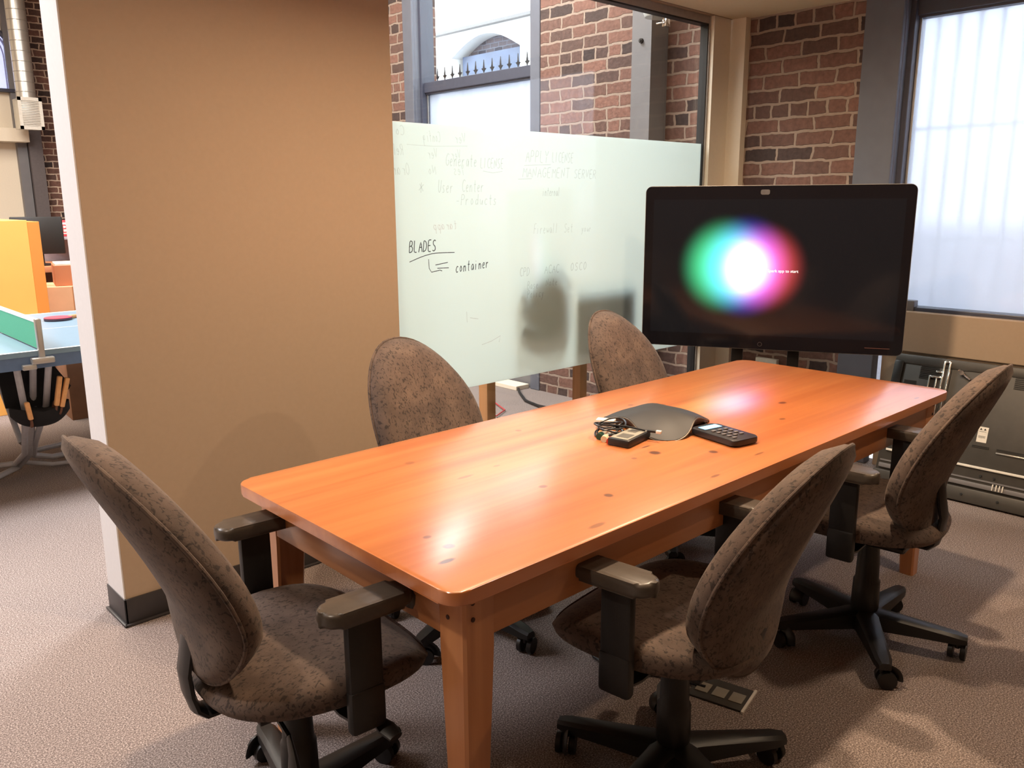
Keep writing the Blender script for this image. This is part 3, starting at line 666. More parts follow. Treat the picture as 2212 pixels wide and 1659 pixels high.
# ---------------------------------------------------------------- big screen on its stand
def screen_mat():
    m, N, L, P = newmat('screen_picture')
    tc = N.new('ShaderNodeTexCoord'); sp = N.new('ShaderNodeSeparateXYZ'); L.new(tc.outputs['Object'], sp.inputs[0])
    def blob(cx, cz, rx, rz, soft, gain):
        dx = math_(N, L, 'DIVIDE', math_(N, L, 'SUBTRACT', sp.outputs['X'], cx), rx)
        dz = math_(N, L, 'DIVIDE', math_(N, L, 'SUBTRACT', sp.outputs['Z'], cz), rz)
        d = math_(N, L, 'SQRT', math_(N, L, 'ADD', math_(N, L, 'MULTIPLY', dx, dx), math_(N, L, 'MULTIPLY', dz, dz)))
        mr = N.new('ShaderNodeMapRange'); mr.interpolation_type = 'SMOOTHERSTEP'; L.new(d, mr.inputs[0])
        mr.inputs[1].default_value = 1+soft; mr.inputs[2].default_value = 1-soft; mr.inputs[3].default_value = 0; mr.inputs[4].default_value = gain
        return mr.outputs[0]
    g = math_(N, L, 'ADD', blob(-.215, .010, .145, .155, .72, .50), blob(-.115, .0, .095, .09, .9, .5))
    r = math_(N, L, 'ADD', blob(-.050, .000, .140, .145, .72, .52), blob(-.11, .0, .08, .09, .9, .5))
    b = math_(N, L, 'ADD', blob(-.125, .005, .145, .160, .72, .68), blob(-.12, .0, .09, .10, .9, .4))
    def wash(a, b1, b2): return math_(N, L, 'MULTIPLY_ADD', math_(N, L, 'ADD', b1, b2), 0.10, math_(N, L, 'ADD', a, 0.002))
    cc = N.new('ShaderNodeCombineColor'); L.new(wash(r, g, b), cc.inputs[0]); L.new(wash(g, r, b), cc.inputs[1]); L.new(math_(N, L, 'MULTIPLY_ADD', g, 0.30, wash(b, g, r)), cc.inputs[2])
    P.inputs['Base Color'].default_value = (.006, .006, .009, 1); P.inputs['Roughness'].default_value = .12
    L.new(cc.outputs[0], P.inputs['Emission Color']); P.inputs['Emission Strength'].default_value = 2.3
    return m
sA, sB = Vector((3.40, 2.64, 0)), Vector((3.98, 1.55, 0)); sd = sB-sA
sw = 1.235; sh = .795
scr = thing('display_screen', 'large black touch screen showing a glowing rainbow blob', 'screen', (3.69, 2.095, 0), math.atan2(sd.y, sd.x))
mt = Matrix(((1, 0, 0, 0), (0, 0, -1, 0), (0, 1, 0, 1.1225), (0, 0, 0, 1)))   # prism z -> -y (toward the room)
MB().prism(rrect(sw, sh, .028), -.045, .0, .004, 2, mtx=mt).build('housing', M_ALU, scr, angle=.5)
MB().prism(rrect(sw-.005, sh-.005, .026), -.0005, .0025, mtx=mt).build('bezel_glass', mat('black_glass', (22, 21, 26), .10, noise=.01), scr, angle=.5)
pic = MB().box2((-.575, -.0032, -.330), (.575, -.0026, .330)).build('screen_image', screen_mat(), scr, smooth=False); pic.location = (0, 0, 1.125)
MB().prism(rrect(.042, .024, .008), 0, .004, mtx=Matrix.Translation((-.045, 0, 0)) @ Matrix.Translation((0, 0, .365)) @ mt).build('camera_window', mat('camera_glass', (92, 90, 92), .2), scr)
ring = MB(); ring.tube([(-.03+.010*math.cos(2*PI*k/20), -.004, .752+.010*math.sin(2*PI*k/20)) for k in range(21)], .0012, 6, caps=False); ring.build('home_button', mat('button_ring', (70, 62, 62), .4), scr)
MB().box2((.45, -.004, .757), (.56, -.0028, .760)).build('badge', mat('badge_print', (96, 62, 56), .5), scr)
t = bpy.data.curves.new('screen_text', 'FONT'); t.body = 'the Cisco Spark app to start'; t.size = .0195; t.extrude = .0002
to = bpy.data.objects.new('screen_text', t); COL.objects.link(to)
dg = bpy.context.evaluated_depsgraph_get(); me = bpy.data.meshes.new_from_object(to.evaluated_get(dg)); bpy.data.objects.remove(to)
to = bpy.data.objects.new('screen_text', me); COL.objects.link(to); to.parent = scr
to.rotation_euler = (PI/2, 0, 0); to.location = (-.095, -.0036, 1.108); me.materials.clear(); me.materials.append(mat('screen_white', (255, 255, 255), .5, emit=(255, 255, 255), es=1.1))
st = MB()
for s in (-.14, .13):
    st.box2((s-.028, .05, .06), (s+.028, .085, 1.35), .004)
st.box2((-.22, .045, 1.0), (.22, .056, 1.30), .003)
st.build('stand_post', M_BLKMETAL, scr)
MB().box2((-.45, .03, .06), (.45, .11, .09), .006).box2((-.45, -.16, .05), (-.40, .34, .08), .006).box2((.40, -.16, .05), (.45, .34, .08), .006).build('stand_foot', M_BLKMETAL, scr)
for (x, y) in ((-.425, -.14), (-.425, .32), (.425, -.14), (.425, .32)):
    MB().cyl((x-.015, y, .026), (x+.015, y, .026), .026, .026, 18).box((x, y, .045), (.02, .03, .02), .003).build('caster', M_PLASTIC, scr)
ob = thing('wall_outlet', 'small white outlet box on the brick behind the screen stand', 'outlet', (4.485, 2.53, .47))
MB().box2((-.02, -.07, 0), (.015, .07, .05), .004).build('outlet_box', M_WHITEP, ob)

# ---------------------------------------------------------------- old display turned to the wall
op = thing('flat_panel_television', 'old grey television standing back outward against the window wall', 'television', (4.23, 1.80, 0))
tilt = Matrix.Rotation(math.atan2(.19, .64), 4, 'Y')
FM = Matrix(((0, 0, -1, 0), (-1, 0, 0, 0), (0, 1, 0, 0), (0, 0, 0, 1)))   # (u, v, out) -> local
def TV(mb, name, m, lb=None, smooth=True):
    bmesh.ops.transform(mb.bm, matrix=tilt @ FM, verts=mb.bm.verts); o = mb.build(name, m, op, smooth=smooth)
    if lb: o['label'] = lb
    return o
TV(MB().box2((.06, .004, -.085), (1.36, .672, 0), .012).box2((.05, .640, -.09), (1.37, .690, .006), .008), 'rear_shell', M_PANELGREY)
TV(MB().box2((.048, .44, -.07), (.100, .655, .012), .012), 'side_handle', M_PLASTIC)
def vent(u0, u1, v0, v1, rows):
    b = MB(); dv = (v1-v0)/rows
    for k in range(rows): b.box2((u0, v0+k*dv, .0), (u1, v0+k*dv+dv*.55, .003))
    return b
for a in ((.184, .275, .575, .655, 9), (.62, .71, .585, .665, 9), (.36, .41, .640, .655, 3), (.115, .175, .53, .56, 4), (.495, .570, .278, .292, 2), (.604, .80, .279, .292, 2), (.9, 1.1, .58, .66, 9)):
    TV(vent(*a), 'vent_grille', M_VENT, smooth=False)
br = MB().box2((.296, .40, 0), (.306, .675, .022), .003).box2((.322, .40, 0), (.332, .675, .022), .003).box2((.300, .665, .0), (.328, .678, .022), .004)
br.box2((.240, .585, 0), (.300, .595, .016), .002).box2((.265, .612, 0), (.300, .622, .016), .002).box2((.236, .50, 0), (.244, .595, .016), .002).box2((.27, .50, 0), (.278, .585, .016), .002)
TV(br, 'mounting_bracket', M_CHROME, 'chrome mounting bracket')
TV(MB().tube([(.368, .640, .01), (.385, .627, .016), (.43, .600, .014)], .006, 8).cyl((.385, .627, .005), (.385, .627, .024), .012, .012, 12), 'lever_handle', M_CHROME)
lb_ = TV(MB().box2((.508, .306, 0), (.553, .382, .0015)), 'warning_label', M_WHITEP, 'cream sticker with two small warning triangles', smooth=False)
lt = MB()
for u in (.520, .538): lt.prism([(u-.006, .366), (u+.006, .366), (u, .376)], .0015, .0020)
for v in (.358, .336, .332, .328): lt.box2((.514, v, .0015), (.545, v+.0015, .0020))
o = TV(lt, 'label_print', M_GASKET, smooth=False); o.parent = lb_
TV(MB().box2((.604, .264, 0), (.80, .271, .006), .001), 'slot_trim', M_ALU)
TV(MB().box2((.10, .176, 0), (1.34, .188, .010), .002), 'connector_strip', M_WHITEP, 'cream strip')
TV(MB().box2((.08, .120, 0), (1.35, .128, .004)).box2((.08, .085, .0), (1.35, .108, .014), .003), 'lower_rail', M_STEEL)
TV(MB().box2((.06, .004, -.02), (1.36, .075, .022), .008), 'bottom_cover', M_PANELGREY)
pn = MB()
for u in (.622, .638, .652, .666): pn.box2((u, .088, .012), (u+.005, .118, .020), .001)
TV(pn, 'connector_pin', M_WHITEP)
sc2 = MB()
for u, v in ((.56, .145), (.62, .146), (.66, .040), (.90, .145), (.50, .040)): sc2.cyl((u, v, 0), (u, v, .006 if v > .1 else .026), .006, .006, 10)
TV(sc2, 'screw', M_GASKET)
tag(MB().box2((4.545, 1.735, .872), (4.60, 1.83, .925), .004).build('small_box', M_STEEL), 'small dark grey box on the window sill behind the screen', 'box')

# ---------------------------------------------------------------- conference phone & clutter on the table
ZT_ = .740
def grid_solid(pts_fn, top_fn, bot_fn, NA=48, NR=12):
    b = MB(); bm = b.bm
    T, Bt = [], []
    for j in range(NR+1):
        r = j/NR; tr, br_ = [], []
        for i in range(NA):
            x, y = pts_fn(2*PI*i/NA); x *= r; y *= r
            tr.append(bm.verts.new((x, y, top_fn(x, y, r)))); br_.append(bm.verts.new((x, y, bot_fn(x, y, r))))
            if j == 0: break
        T.append(tr); Bt.append(br_)
    for V, fl in ((T, 0), (Bt, 1)):
        for k in range(NA):
            f = (V[0][0], V[1][k], V[1][(k+1) % NA]); bm.faces.new(f[::-1] if fl else f)
        for a, c in zip(V[1:], V[2:]):
            for k in range(NA):
                f = (a[k], c[k], c[(k+1) % NA], a[(k+1) % NA]); bm.faces.new(f[::-1] if fl else f)
    for k in range(NA): bm.faces.new((T[-1][k], Bt[-1][k], Bt[-1][(k+1) % NA], T[-1][(k+1) % NA]))
    return b
PA = math.atan2(1.443-1.585, 1.976-2.115)   # direction of the front tip
ph = thing('conference_phone', 'black conference speakerphone with curved wings in the middle of the table', 'phone', (2.125, 1.575, ZT_), PA)
def ph_out(a):
    k = math.cos(1.5*a)**2; r = .128+.062*k**1.2
    return r*math.cos(a), r*math.sin(a)
def ph_top(x, y, r):
    a = math.atan2(y, x); k = math.cos(1.5*a)**2
    return .052*(1-.25*r*r) - .041*(r**2.2)*k + .002
def ph_bot(x, y, r):
    a = math.atan2(y, x); k = math.cos(1.5*a)**2
    return max(.0015, ph_top(x, y, r)-.012-.05*(1-r**4))
grid_solid(ph_out, ph_top, ph_bot).build('phone_body', mat('phone_black', (40, 38, 38), .55, noise=.04, scale=500), ph, angle=1.0)
rim = [(ph_out(2*PI*i/72)[0]*1.005, ph_out(2*PI*i/72)[1]*1.005, ph_top(*ph_out(2*PI*i/72), 1.0)-.004) for i in range(73)]
MB().tube(rim, .0028, 8, caps=False).build('rim', mat('phone_rim', (92, 82, 70), .4, metal=.4), ph)
kp = thing('phone_keypad', 'black phone keypad with a lit blue display beside the speakerphone', 'phone', (2.137, 1.335, ZT_), math.atan2(1.418-1.437, 2.227-2.128))
MB().prism(rrect(.108, .185, .018, 6), .004, .022, .004, 3).build('keypad_body', mat('keypad_black', (40, 36, 38), .4, noise=.05), kp)
MB().box2((-.042, .040, .022), (.046, .080, .0228)).build('screen_bezel', M_GASKET, kp, smooth=False)
MB().box2((-.034, .045, .0228), (.038, .075, .0234)).build('lit_display', mat('lit_lcd', (120, 180, 235), .3, emit=(140, 200, 255), es=1.6), kp, smooth=False)
key = None
for r_ in range(5):
    for c_ in range(3 if r_ < 4 else 1):
        if key is None: key = MB().prism(rrect(.016, .010, .004, 4), .022, .0255, .001).build('key', mat('key_grey', (112, 104, 104), .4), kp); k = key
        else: k = key.copy(); COL.objects.link(k); k.parent = kp
        k.location = (-.026+.026*c_, .018-.021*r_, 0)
pc_ = (MB().tube([(2.20, 1.585, .748), (2.24, 1.57, .752), (2.27, 1.53, .747), (2.235, 1.47, .745), (2.19, 1.425, .748)], .0028, 8).build('phone_cord', M_GASKET))
pc_.parent = ph; pc_.matrix_parent_inverse = (Matrix.Translation((2.125, 1.575, ZT_)) @ Matrix.Rotation(PA, 4, 'Z')).inverted()
bx = thing('small_box', 'small black box with pale grey label at the left of the speakerphone', 'box', (1.905, 1.515, ZT_), math.atan2(.018, .10))
MB().box2((-.070, -.036, 0), (.070, .036, .024), .005).build('box_body', M_PLASTIC, bx)
MB().box2((-.062, -.028, .024), (.060, .030, .0248)).build('label_plate', mat('label_grey', (150, 146, 132), .5), bx, smooth=False)
MB().box2((-.048, -.020, .0248), (-.006, .018, .0254)).box2((.018, -.010, .0248), (.052, .018, .0252)).build('label_print', mat('label_dark', (92, 88, 80), .5), bx, smooth=False)
ad = thing('power_adapter', 'small white adapter block behind the coiled cable', 'adapter', (1.972, 1.665, ZT_), .5)
MB().box2((-.016, -.030, 0), (.016, .030, .030), .003).build('adapter_body', M_WHITEP, ad)
cb = MB(); pts = []
for i in range(150):
    t_ = i/149; a = t_*2*PI*6.5; rr = .034+.012*math.sin(a*.37+1); pts.append((1.915+.050*math.cos(a)*(.8+.3*math.sin(t_*9)), 1.600+rr*math.sin(a), .7435+.034*t_+.006*math.sin(a*1.7)+.004))
pts += [(1.93, 1.555, .776), (1.945, 1.525, .772), (1.958, 1.497, .768)]
cb.tube(pts, .0030, 6); tag(cb.build('coiled_cable', mat('cable_black', (30, 30, 34), .35)), 'tangled coil of black cable lying on the small black box', 'cable')
cp = thing('cable_plug', 'white tipped cable plug hanging over the edge of the small black box', 'plug', (1.965, 1.478, .7675), -1.2)
MB().box2((-.014, -.005, -.003), (.014, .005, .004), .002).build('plug_body', M_GASKET, cp); MB().box2((.014, -.006, -.004), (.030, .006, .005), .001).build('plug_tip', M_WHITEP, cp)
for (x, y, rgb, nm) in ((1.853, 1.590, (30, 70, 54), 'green'), (1.842, 1.562, (214, 200, 168), 'cream'), (1.836, 1.535, (206, 52, 40), 'red')):
    mk = thing('marker', '%s capped marker lying end on beside the coiled cable' % nm, 'marker', (x, y, ZT_), math.radians(25), 'markers on the table')
    MB().tube([(0, 0, .010), (.022, 0, .010)], [.0100, .0105], 16).build('cap', mat('marker_'+nm, rgb, .4), mk)
    MB().tube([(.022, 0, .0085), (.062, 0, .0085)], [.0078, .0078], 14).build('barrel', mat('marker_body', (190, 186, 176), .4), mk)
# floor box under the near chair, with its cable
fo = thing('floor_outlet', 'grey floor outlet plate with three square covers beneath the near side chair', 'floor outlet', (1.985, 1.205, 0), math.radians(-77))
MB().prism(rrect(.17, .12, .008), 0, .006, .002).build('plate', M_PANELGREY, fo)
for x in (-.052, 0, .052): MB().box2((x-.020, -.030, .006), (x+.020, .020, .0085), .001).build('outlet_cover', mat('cover_grey', (140, 134, 122), .5), fo)
MB().box2((.082, -.066, 0), (.090, .066, .008), .001).build('edge_strip', M_WHITEP, fo)
tag(MB().tube([(1.90, 1.66, .006), (1.858, 1.60, .006), (1.845, 1.53, .006), (1.87, 1.45, .006), (1.915, 1.40, .006), (1.95, 1.32, .006), (1.97, 1.25, .010)], .0045, 8).build('floor_cable', M_GASKET), 'black cable looping over the carpet to the floor outlet', 'cable')

# ---------------------------------------------------------------- next room behind the glass
dk = thing('wooden_desk', 'light wood desk behind the glass board, only its legs showing', 'desk', (3.13, 3.46, 0))
MB().box2((-.42, -.36, .70), (.42, .36, .73), .003).build('desktop', M_DESKWOOD, dk)
for (x, y) in ((-.35, -.31), (.36, -.31), (.18, .31)):
    MB().box2((x-.03, y-.03, 0), (x+.03, y+.03, .70), .004).build('leg', M_DESKWOOD, dk)
mn = thing('monitor', 'dark monitor silhouette pressed against the frosted board, right of the bag', 'monitor', (3.43, 3.0, .40))
MB().box2((-.235, -.055, .24), (.235, -.020, .60), .010).build('screen_panel', M_PLASTIC, mn)
MB().box2((-.03, -.02, .33), (.03, .06, .50), .004).box2((-.12, .16, .33), (.12, .30, .345), .004).tube([(0, .05, .46), (0, .14, .40), (0, .2, .34)], .02, 8).build('stand', M_PLASTIC, mn)
MB().box2((-.12, -.055, .335), (.235, -.050, .345), .002).build('lower_panel', mat('olive_panel', (70, 72, 56), .7), mn)
bgm = MB(); rr_ = random.Random(3)
bgm.tube([(0, 0, .02), (0, 0, .10), (.01, 0, .22), (.02, 0, .33), (.0, 0, .39)], [.13, .165, .16, .14, .09], 18, flat=(1.0, .22))
for z, r_ in ((.08, .05), (.20, .04), (.28, .035)): bgm.tube([(-.13, 0, z), (-.165, 0, z+.02), (-.18, 0, z+.03)], [r_, r_, r_*.5], 10)
tag(bgm.build('bag', mat('dark_canvas', (58, 54, 44), .8), loc=(2.97, 2.975, .735)), 'dark lumpy bag silhouette leaning behind the frosted board', 'bag')
bs = thing('book_stand', 'pale sloping shape behind the frosted board between the bag and monitor', 'stand', (3.21, 3.05, .60))
# nothing heavier than a folded document holder is visible here
MB().tube([(-.03, 0, .22), (.02, 0, .10), (.06, 0, .0)], .022, 8, flat=(1, .4)).build('holder_arm', M_CREAM, bs)
tag(MB().tube([(4.40, 4.62, .012), (4.30, 4.50, .012), (4.15, 4.28, .012), (4.10, 4.10, .015), (4.06, 3.95, .03), (4.04, 3.80, .09)], .010, 8).build('floor_cable', M_GASKET), 'thick black cable crossing the floor behind the glass', 'cable')
tag(MB().tube([(3.95, 4.40, .012), (3.85, 4.18, .012), (3.70, 4.10, .012), (3.62, 4.20, .012), (3.55, 4.05, .012), (3.62, 3.90, .012), (3.70, 3.85, .012)], .005, 8).build('red_cable', mat('red_rubber', (176, 58, 60), .5)), 'thin red cable curled on the floor behind the glass', 'cable')
struct(MB().box2((4.36, 4.60, 0), (4.50, 6.1, .035), .004).build('trim_1', M_CREAM, smooth=False), 'pale raceway strip on the floor under the far window', 'trim')
tag(MB().tube([(2.86, 3.55, .045), (3.02, 3.52, .05), (3.22, 3.50, .04)], [.03, .045, .03], 12).build('cushion_roll', M_PLASTIC), 'black rolled shape on the floor beside the desk leg', 'roll')
lp = thing('wall_lamp', 'clear ribbed lamp hanging at the top behind the glass', 'lamp', (4.20, 3.20, 2.50))
MB().lathe([(.085, .0), (.095, .02), (.095, .10), (.080, .12)], n=28).build('lamp_shade', mat('ribbed_glass', (206, 214, 212), .15, metal=.3), lp)
MB().box2((-.02, -.065, -.06), (.02, -.035, 0), .003).box2((-.03, -.06, -.045), (.0, .0, -.035), .002).build('bracket', M_CHROME, lp)
MB().cyl((0, 0, .12), (0, 0, 2.0), .012, .012, 10).build('hanging_rod', M_STEEL, lp)

# ---------------------------------------------------------------- open office seen past the partition
FY = 12.2
struct(MB().box2((-4.0, FY, 0), (2.95, FY+.15, 4.5)).build('wall_far', M_CREAM, smooth=False), 'cream wall at the back of the open office', 'wall')
struct(MB().box2((2.95, FY, 0), (4.6, FY+.15, 4.5)).build('wall_far_brick', M_BRICK_X, smooth=False), 'brick strip at the back of the open office', 'wall')
struct(MB().box2((-4.0, FY-.28, 2.20), (2.98, FY, 2.36), .004).build('trim_2', M_CREAM, smooth=False), 'cream ledge across the far wall', 'trim')
fc = thing('steel_post', 'dark grey steel post against the far brick', 'column', (3.09, FY-.12, 0))
MB().box2((-.09, -.02, 0), (.06, .12, 4.5)).build('post_shaft', mat('dark_post_grey', (96, 88, 88), .6), fc, smooth=False)
fp = thing('steel_post', 'slimmer grey post standing behind the duct', 'column', (2.93, FY-.06, 0))
MB().box2((-.05, -.02, 0), (.06, .06, 4.5)).build('post_shaft', M_STEEL, fp, smooth=False)
dt = thing('air_duct', 'round metal air duct running down the far wall to a vent box', 'duct', (2.93, FY-.55, 0))
MB().tube([(0, 0, 2.68), (0, 0, 4.5)], .105, 28).build('duct_pipe', M_DUCT, dt)
sm = MB()
for k in range(15): sm.tube([(.107*math.cos(2*PI*i/24), .107*math.sin(2*PI*i/24), 2.76+.115*k) for i in range(25)], .0035, 6, caps=False)
sm.build('duct_seam', mat('seam_grey', (150, 146, 138), .5), dt)
MB().box2((-.125, -.14, 2.33), (.115, .12, 2.68), .003).build('vent_box', M_DUCT, dt)
vf = MB().box2((-.135, -.155, 2.32), (.125, -.14, 2.36)).box2((-.135, -.155, 2.65), (.125, -.14, 2.69)).box2((-.135, -.155, 2.32), (-.10, -.14, 2.69)).box2((.09, -.155, 2.32), (.125, -.14, 2.69)).build('vent_frame', M_WHITEP, dt, smooth=False)
sl = MB()
for k in range(15): sl.box2((-.10, -.154, 2.364+.0192*k), (.09, -.142, 2.374+.0192*k))
sl.build('vent_slats', M_WHITEP, dt, smooth=False)
aw = thing('window_4', None, None, (2.72, FY, 0)); struct(aw, 'arched window high on the far wall', 'window')
ar = [( .24*math.cos(PI*i/20), 3.25+.30*math.sin(PI*i/20)) for i in range(21)]
sh_ = [(.24, 2.84)]+ar+[(-.24, 2.84)]
MX = Matrix(((1, 0, 0, 0), (0, 0, 1, 0), (0, 1, 0, 0), (0, 0, 0, 1)))
MB().prism(sh_, -.03, -.005, mtx=MX).build('window_pane', mat('bright_blue_pane', (190, 200, 240), .2, emit=(196, 206, 250), es=.8), aw, smooth=False)
for q_, off in ((.03, 0), (.012, .07), (.008, .13)):
    MB().tube([((x)*(1-off*3), -.035, (z-2.84)*(1-off)+2.84) for x, z in sh_], q_, 8).build('arch_frame', M_DKFRAME if q_ > .02 else mat('lilac_bar', (130, 136, 190), .4), aw)
MB().box2((-.30, -.10, 2.80), (.27, 0, 2.84), .004).build('window_sill', M_DKFRAME, aw)
# tall orange cabinet
oc = thing('office_cabinet', 'tall orange laminate cabinet beyond the table tennis table', 'cabinet', (1.18, 6.9, 0))
MB().box2((-.62, -.35, 0), (.375, .35, 1.34), .003).build('cabinet_body', M_ORANGE, oc, smooth=False)
MB().box2((.375, -.352, 0), (.45, .35, 1.33), .003).build('side_panel', M_ORANGED, oc, smooth=False)
# desk with monitor, boxes, red sign
ds = thing('wooden_desk', 'brown wooden desk beneath the black monitor', 'desk', (2.25, 8.3, 0))
MB().box2((-.42, -.3, .87), (.7, .45, .92), .003).build('desktop', mat('brown_wood', (176, 112, 74), .6), ds)
MB().box2((-.42, -.28, 0), (-.36, .4, .87)).box2((.60, -.28, 0), (.66, .4, .87)).box2((-.36, .30, .2), (.6, .34, .87)).build('desk_frame', mat('brown_wood_dark', (120, 74, 50), .6), ds, smooth=False)
mo = thing('monitor', 'black computer monitor on the brown desk behind the orange cabinet', 'monitor', (2.02, 8.2, .92), math.radians(-22))
MB().box2((-.20, -.02, .10), (.20, .02, .42), .006).build('screen_panel', M_PLASTIC, mo)
MB().tube([(0, .03, .2), (0, .04, .02)], .025, 10).lathe([(.11, .0), (.11, .012), (.03, .02)], (0, .02, 0)).build('stand', M_PLASTIC, mo)
sg = thing('red_box', 'red box with a white lettered label on the shelf by the partition', 'box', (2.36, 8.55, 1.155))
MB().box2((-.16, -.02, 0), (.30, .08, .145), .002).build('box_body', mat('bright_red', (214, 62, 72), .5), sg)
MB().box2((-.085, -.0225, .02), (.20, -.020, .125), .001).build('label_plate', M_WHITEP, sg)
t = bpy.data.curves.new('box_lettering', 'FONT'); t.body = 'Bo'; t.size = .11; t.extrude = .0005
tt_ = bpy.data.objects.new('box_lettering', t); COL.objects.link(tt_); dg = bpy.context.evaluated_depsgraph_get()
me = bpy.data.meshes.new_from_object(tt_.evaluated_get(dg)); bpy.data.objects.remove(tt_); tt_ = bpy.data.objects.new('box_lettering', me); COL.objects.link(tt_)
tt_.parent = sg; tt_.rotation_euler = (PI/2, 0, 0); tt_.location = (-.06, -.0235, .032); me.materials.clear(); me.materials.append(mat('bright_red', (214, 62, 72), .5))
sf = tag(MB().box2((2.16, 8.50, 1.125), (2.75, 8.8, 1.152), .002).box2((2.18, 8.78, .92), (2.75, 8.80, 1.125)).build('desk_shelf', mat('lilac_grey', (160, 150, 156), .7)), 'lilac grey backed shelf on the desk under the red box', 'shelf')
def carton(name, lb, loc, d, rz, m, top=None):
    c = thing(name, lb, 'box', loc, rz, None)
    MB().box2((-d[0]/2, -d[1]/2, 0), (d[0]/2, d[1]/2, d[2]), .003).build('carton_body', m, c, smooth=False)
    MB().box2((-.03, -d[1]/2-.0015, .0), (.03, -d[1]/2, d[2])).build('tape_strip', mat('pack_tape', (188, 138, 98), .4), c, smooth=False)
    if top: MB().box2((-d[0]/2+.01, -d[1]/2+.01, d[2]), (d[0]/2-.01, d[1]/2-.01, d[2]+.012)).build('paper_sheet', M_WHITEP, c, smooth=False)
    return c
CL = mat('pale_cardboard', (236, 190, 150), .85, noise=.04, scale=10)
carton('cardboard_box', 'large pale cardboard box below the smaller box, beyond the table tennis table', (1.98, 7.05, 0), (.52, .45, .84), math.radians(-20), CL)
carton('cardboard_box', 'smaller cardboard box with white papers on top, topmost of the stack', (2.02, 7.07, .84), (.40, .36, .155), math.radians(-12), mat('tan_cardboard', (190, 122, 84), .85, noise=.04, scale=10), True)
carton('cardboard_box', 'big dark brown cardboard box under the table tennis table', (1.84, 6.25, 0), (.52, .40, .40), math.radians(-4), M_CARDD)
tag(MB().box2((1.42, 6.40, 0), (1.56, 6.50, .62), .01).build('cream_panel', M_CREAM), 'cream upright panel edge beside the dark cardboard box', 'panel')

# table tennis table
pt = thing('table_tennis_table', 'blue table tennis table with green net and grey tube legs', 'table', (1.04, 5.19, 0))
MPT = mat('blue_table_paint', (112, 138, 156), .35, noise=.02); MLINE = mat('white_line', (236, 240, 240), .5)
MB().box2((-1.37, -.7625, .735), (-.004, .7625, .76), .002).box2((.004, -.7625, .735), (1.37, .7625, .76), .002).build('tabletop', MPT, pt, smooth=False)
for yy in (-.7475, .7475): MB().box2((-1.36, yy-.0125, .675), (1.36, yy+.0125, .735)).build('table_edge', mat('blue_edge_paint', (84, 108, 140), .4), pt, smooth=False)
MB().box2((-1.37, -.7625, .7602), (1.37, -.7425, .7608)).box2((-1.37, .7425, .7602), (1.37, .7625, .7608)).box2((-1.37, -.002, .7602), (1.37, .002, .7608)).box2((1.35, -.76, .7602), (1.37, .76, .7608)).build('painted_lines', MLINE, pt, smooth=False)
MB().box2((-.003, -.74, .765), (.003, .88, .905)).build('net', mat('green_net', (70, 150, 120), .8, noise=.15, scale=300), pt, smooth=False)
MB().box2((-.006, -.74, .893), (.006, .88, .912), .002).build('net_tape', MLINE, pt)
MB().box2((-.014, -.785, .72), (.014, -.755, .915), .006).box2((-.05, -.80, .70), (.05, -.74, .73), .006).box2((-.09, -.79, .675), (-.03, -.74, .70), .004).build('net_post', M_ALU, pt)
MLEG = mat('grey_tube', (176, 174, 178), .4, metal=.1)
def tube_leg(name, pts, r=.016): MB().tube(pts, r, 10).build(name, MLEG, pt)
tube_leg('leg', [(-.10, -.70, .70), (-.07, -.62, .45), (-.04, -.35, .16), (-.05, -.15, .06), (-.22, -.02, .035), (-.5, .02, .03)])
tube_leg('leg', [(.04, -.72, .70), (.03, -.6, .45), (.02, -.32, .20), (.05, -.12, .08), (.15, -.08, .04), (.40, -.05, .03)])
tube_leg('leg', [(-.02, -.68, .70), (-.01, -.5, .4), (0, -.25, .12), (-.03, -.12, .03), (-.2, -.28, .03), (-.4, -.30, .03)])
tube_leg('leg', [(0, .6, .70), (.02, .3, .4), (.02, .0, .14), (.1, .12, .04), (.3, .2, .03)])
tube_leg('cross_bar', [(-.02, -.10, .05), (.12, -.20, .03), (.30, -.26, .03)], .012)
pad = thing('paddle', 'red table tennis paddle lying on the blue table', 'paddle', (1.415, 5.53, .7625), math.radians(18))
def oval(a, b, n=28): return [(a*math.cos(2*PI*i/n), b*math.sin(2*PI*i/n)) for i in range(n)]
def paddle_parts(root, face):
    MB().prism(oval(.078, .075), 0, .014, .002).build('blade', mat('dark_rubber', (60, 40, 52), .6), root)
    MB().prism(oval(.077, .074), .014, .017).build('rubber_face', face, root)
    MB().box2((.07, -.013, -.002), (.175, .013, .020), .006, 3).build('handle', M_DESKWOOD, root)
paddle_parts(pad, mat('paddle_red', (222, 64, 82), .5))
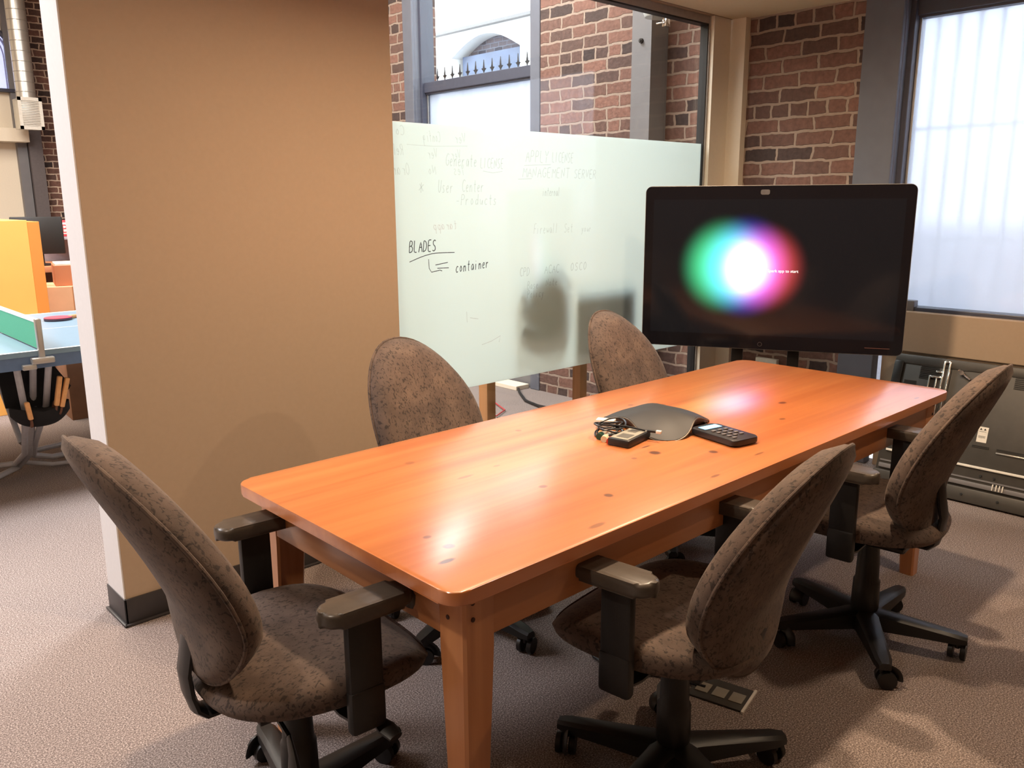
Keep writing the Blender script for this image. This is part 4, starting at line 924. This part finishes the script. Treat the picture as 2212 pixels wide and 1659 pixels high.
# black bag of paddles hanging below the net
bg = thing('net_bag', 'black fabric bag of paddles hanging under the net post', 'bag', (1.035, 4.56, .36))
gbm = grid_solid(lambda a: (.135*math.cos(a), .075*math.sin(a)), lambda x, y, r: .085+.03*abs(x)/.135*r, lambda x, y, r: .0+.07*r**3)
gbm.build('pouch', mat('black_cloth', (15, 14, 16), .9), bg)
MB().prism([(-.135, .10), (.10, .08), (.17, .17), (.10, .29), (.03, .355), (.0, .30), (-.07, .28), (-.10, .33), (-.15, .27)], -.006, .006, mtx=Matrix(((1, 0, 0, 0), (0, 0, -1, .07), (0, 1, 0, 0), (0, 0, 0, 1)))).build('back_flap', mat('black_cloth', (15, 14, 16), .9), bg)
for x in (-.10, .04): MB().tube([(x, .07, .30), (x*.6, .03, .37)], .008, 8).build('strap', mat('black_cloth', (15, 14, 16), .9), bg)
for (x, z, tx, lb) in ((1.095, .485, -12, 'taller of the two crossed wooden paddle handles in the black bag'), (1.118, .475, -16, 'right hand wooden paddle handle in the black bag'), (.975, .435, 6, 'short wooden paddle handle at the front of the black bag')):
    p = thing('paddle', lb, 'paddle', (x, 4.492, z-.02), 0, 'paddles in the black bag'); p.rotation_euler = (0, math.radians(-90-tx), 0)
    MB().box2((0, -.014, -.010), (.15 if z > .45 else .09, .014, .012), .006, 3).build('handle', mat('pale_handle', (216, 160, 104), .5), p)
    MB().prism(oval(.035, .03), -.005, .005, mtx=Matrix.Translation((-.012, .028, 0))).build('blade', mat('blade_brown', (96, 56, 34), .5), p)
# ceiling lamps of the meeting area (just above the frame)
for (x, y, lb) in ((1.60, 1.62, 'recessed warm ceiling lamp over the near half of the table'), (2.75, 1.62, 'recessed warm ceiling lamp over the far half of the table'), (-.15, 1.3, 'recessed warm ceiling lamp by the entrance'), (2.95, .25, 'recessed warm ceiling lamp beside the frosted window')):
    c = thing('ceiling_lamp', lb, 'lamp', (x, y, 2.44), 0, 'recessed ceiling lamps')
    MB().lathe([(.075, .0), (.085, .0), (.085, .03), (.075, .03)], n=28).build('trim_ring', M_WHITEP, c)
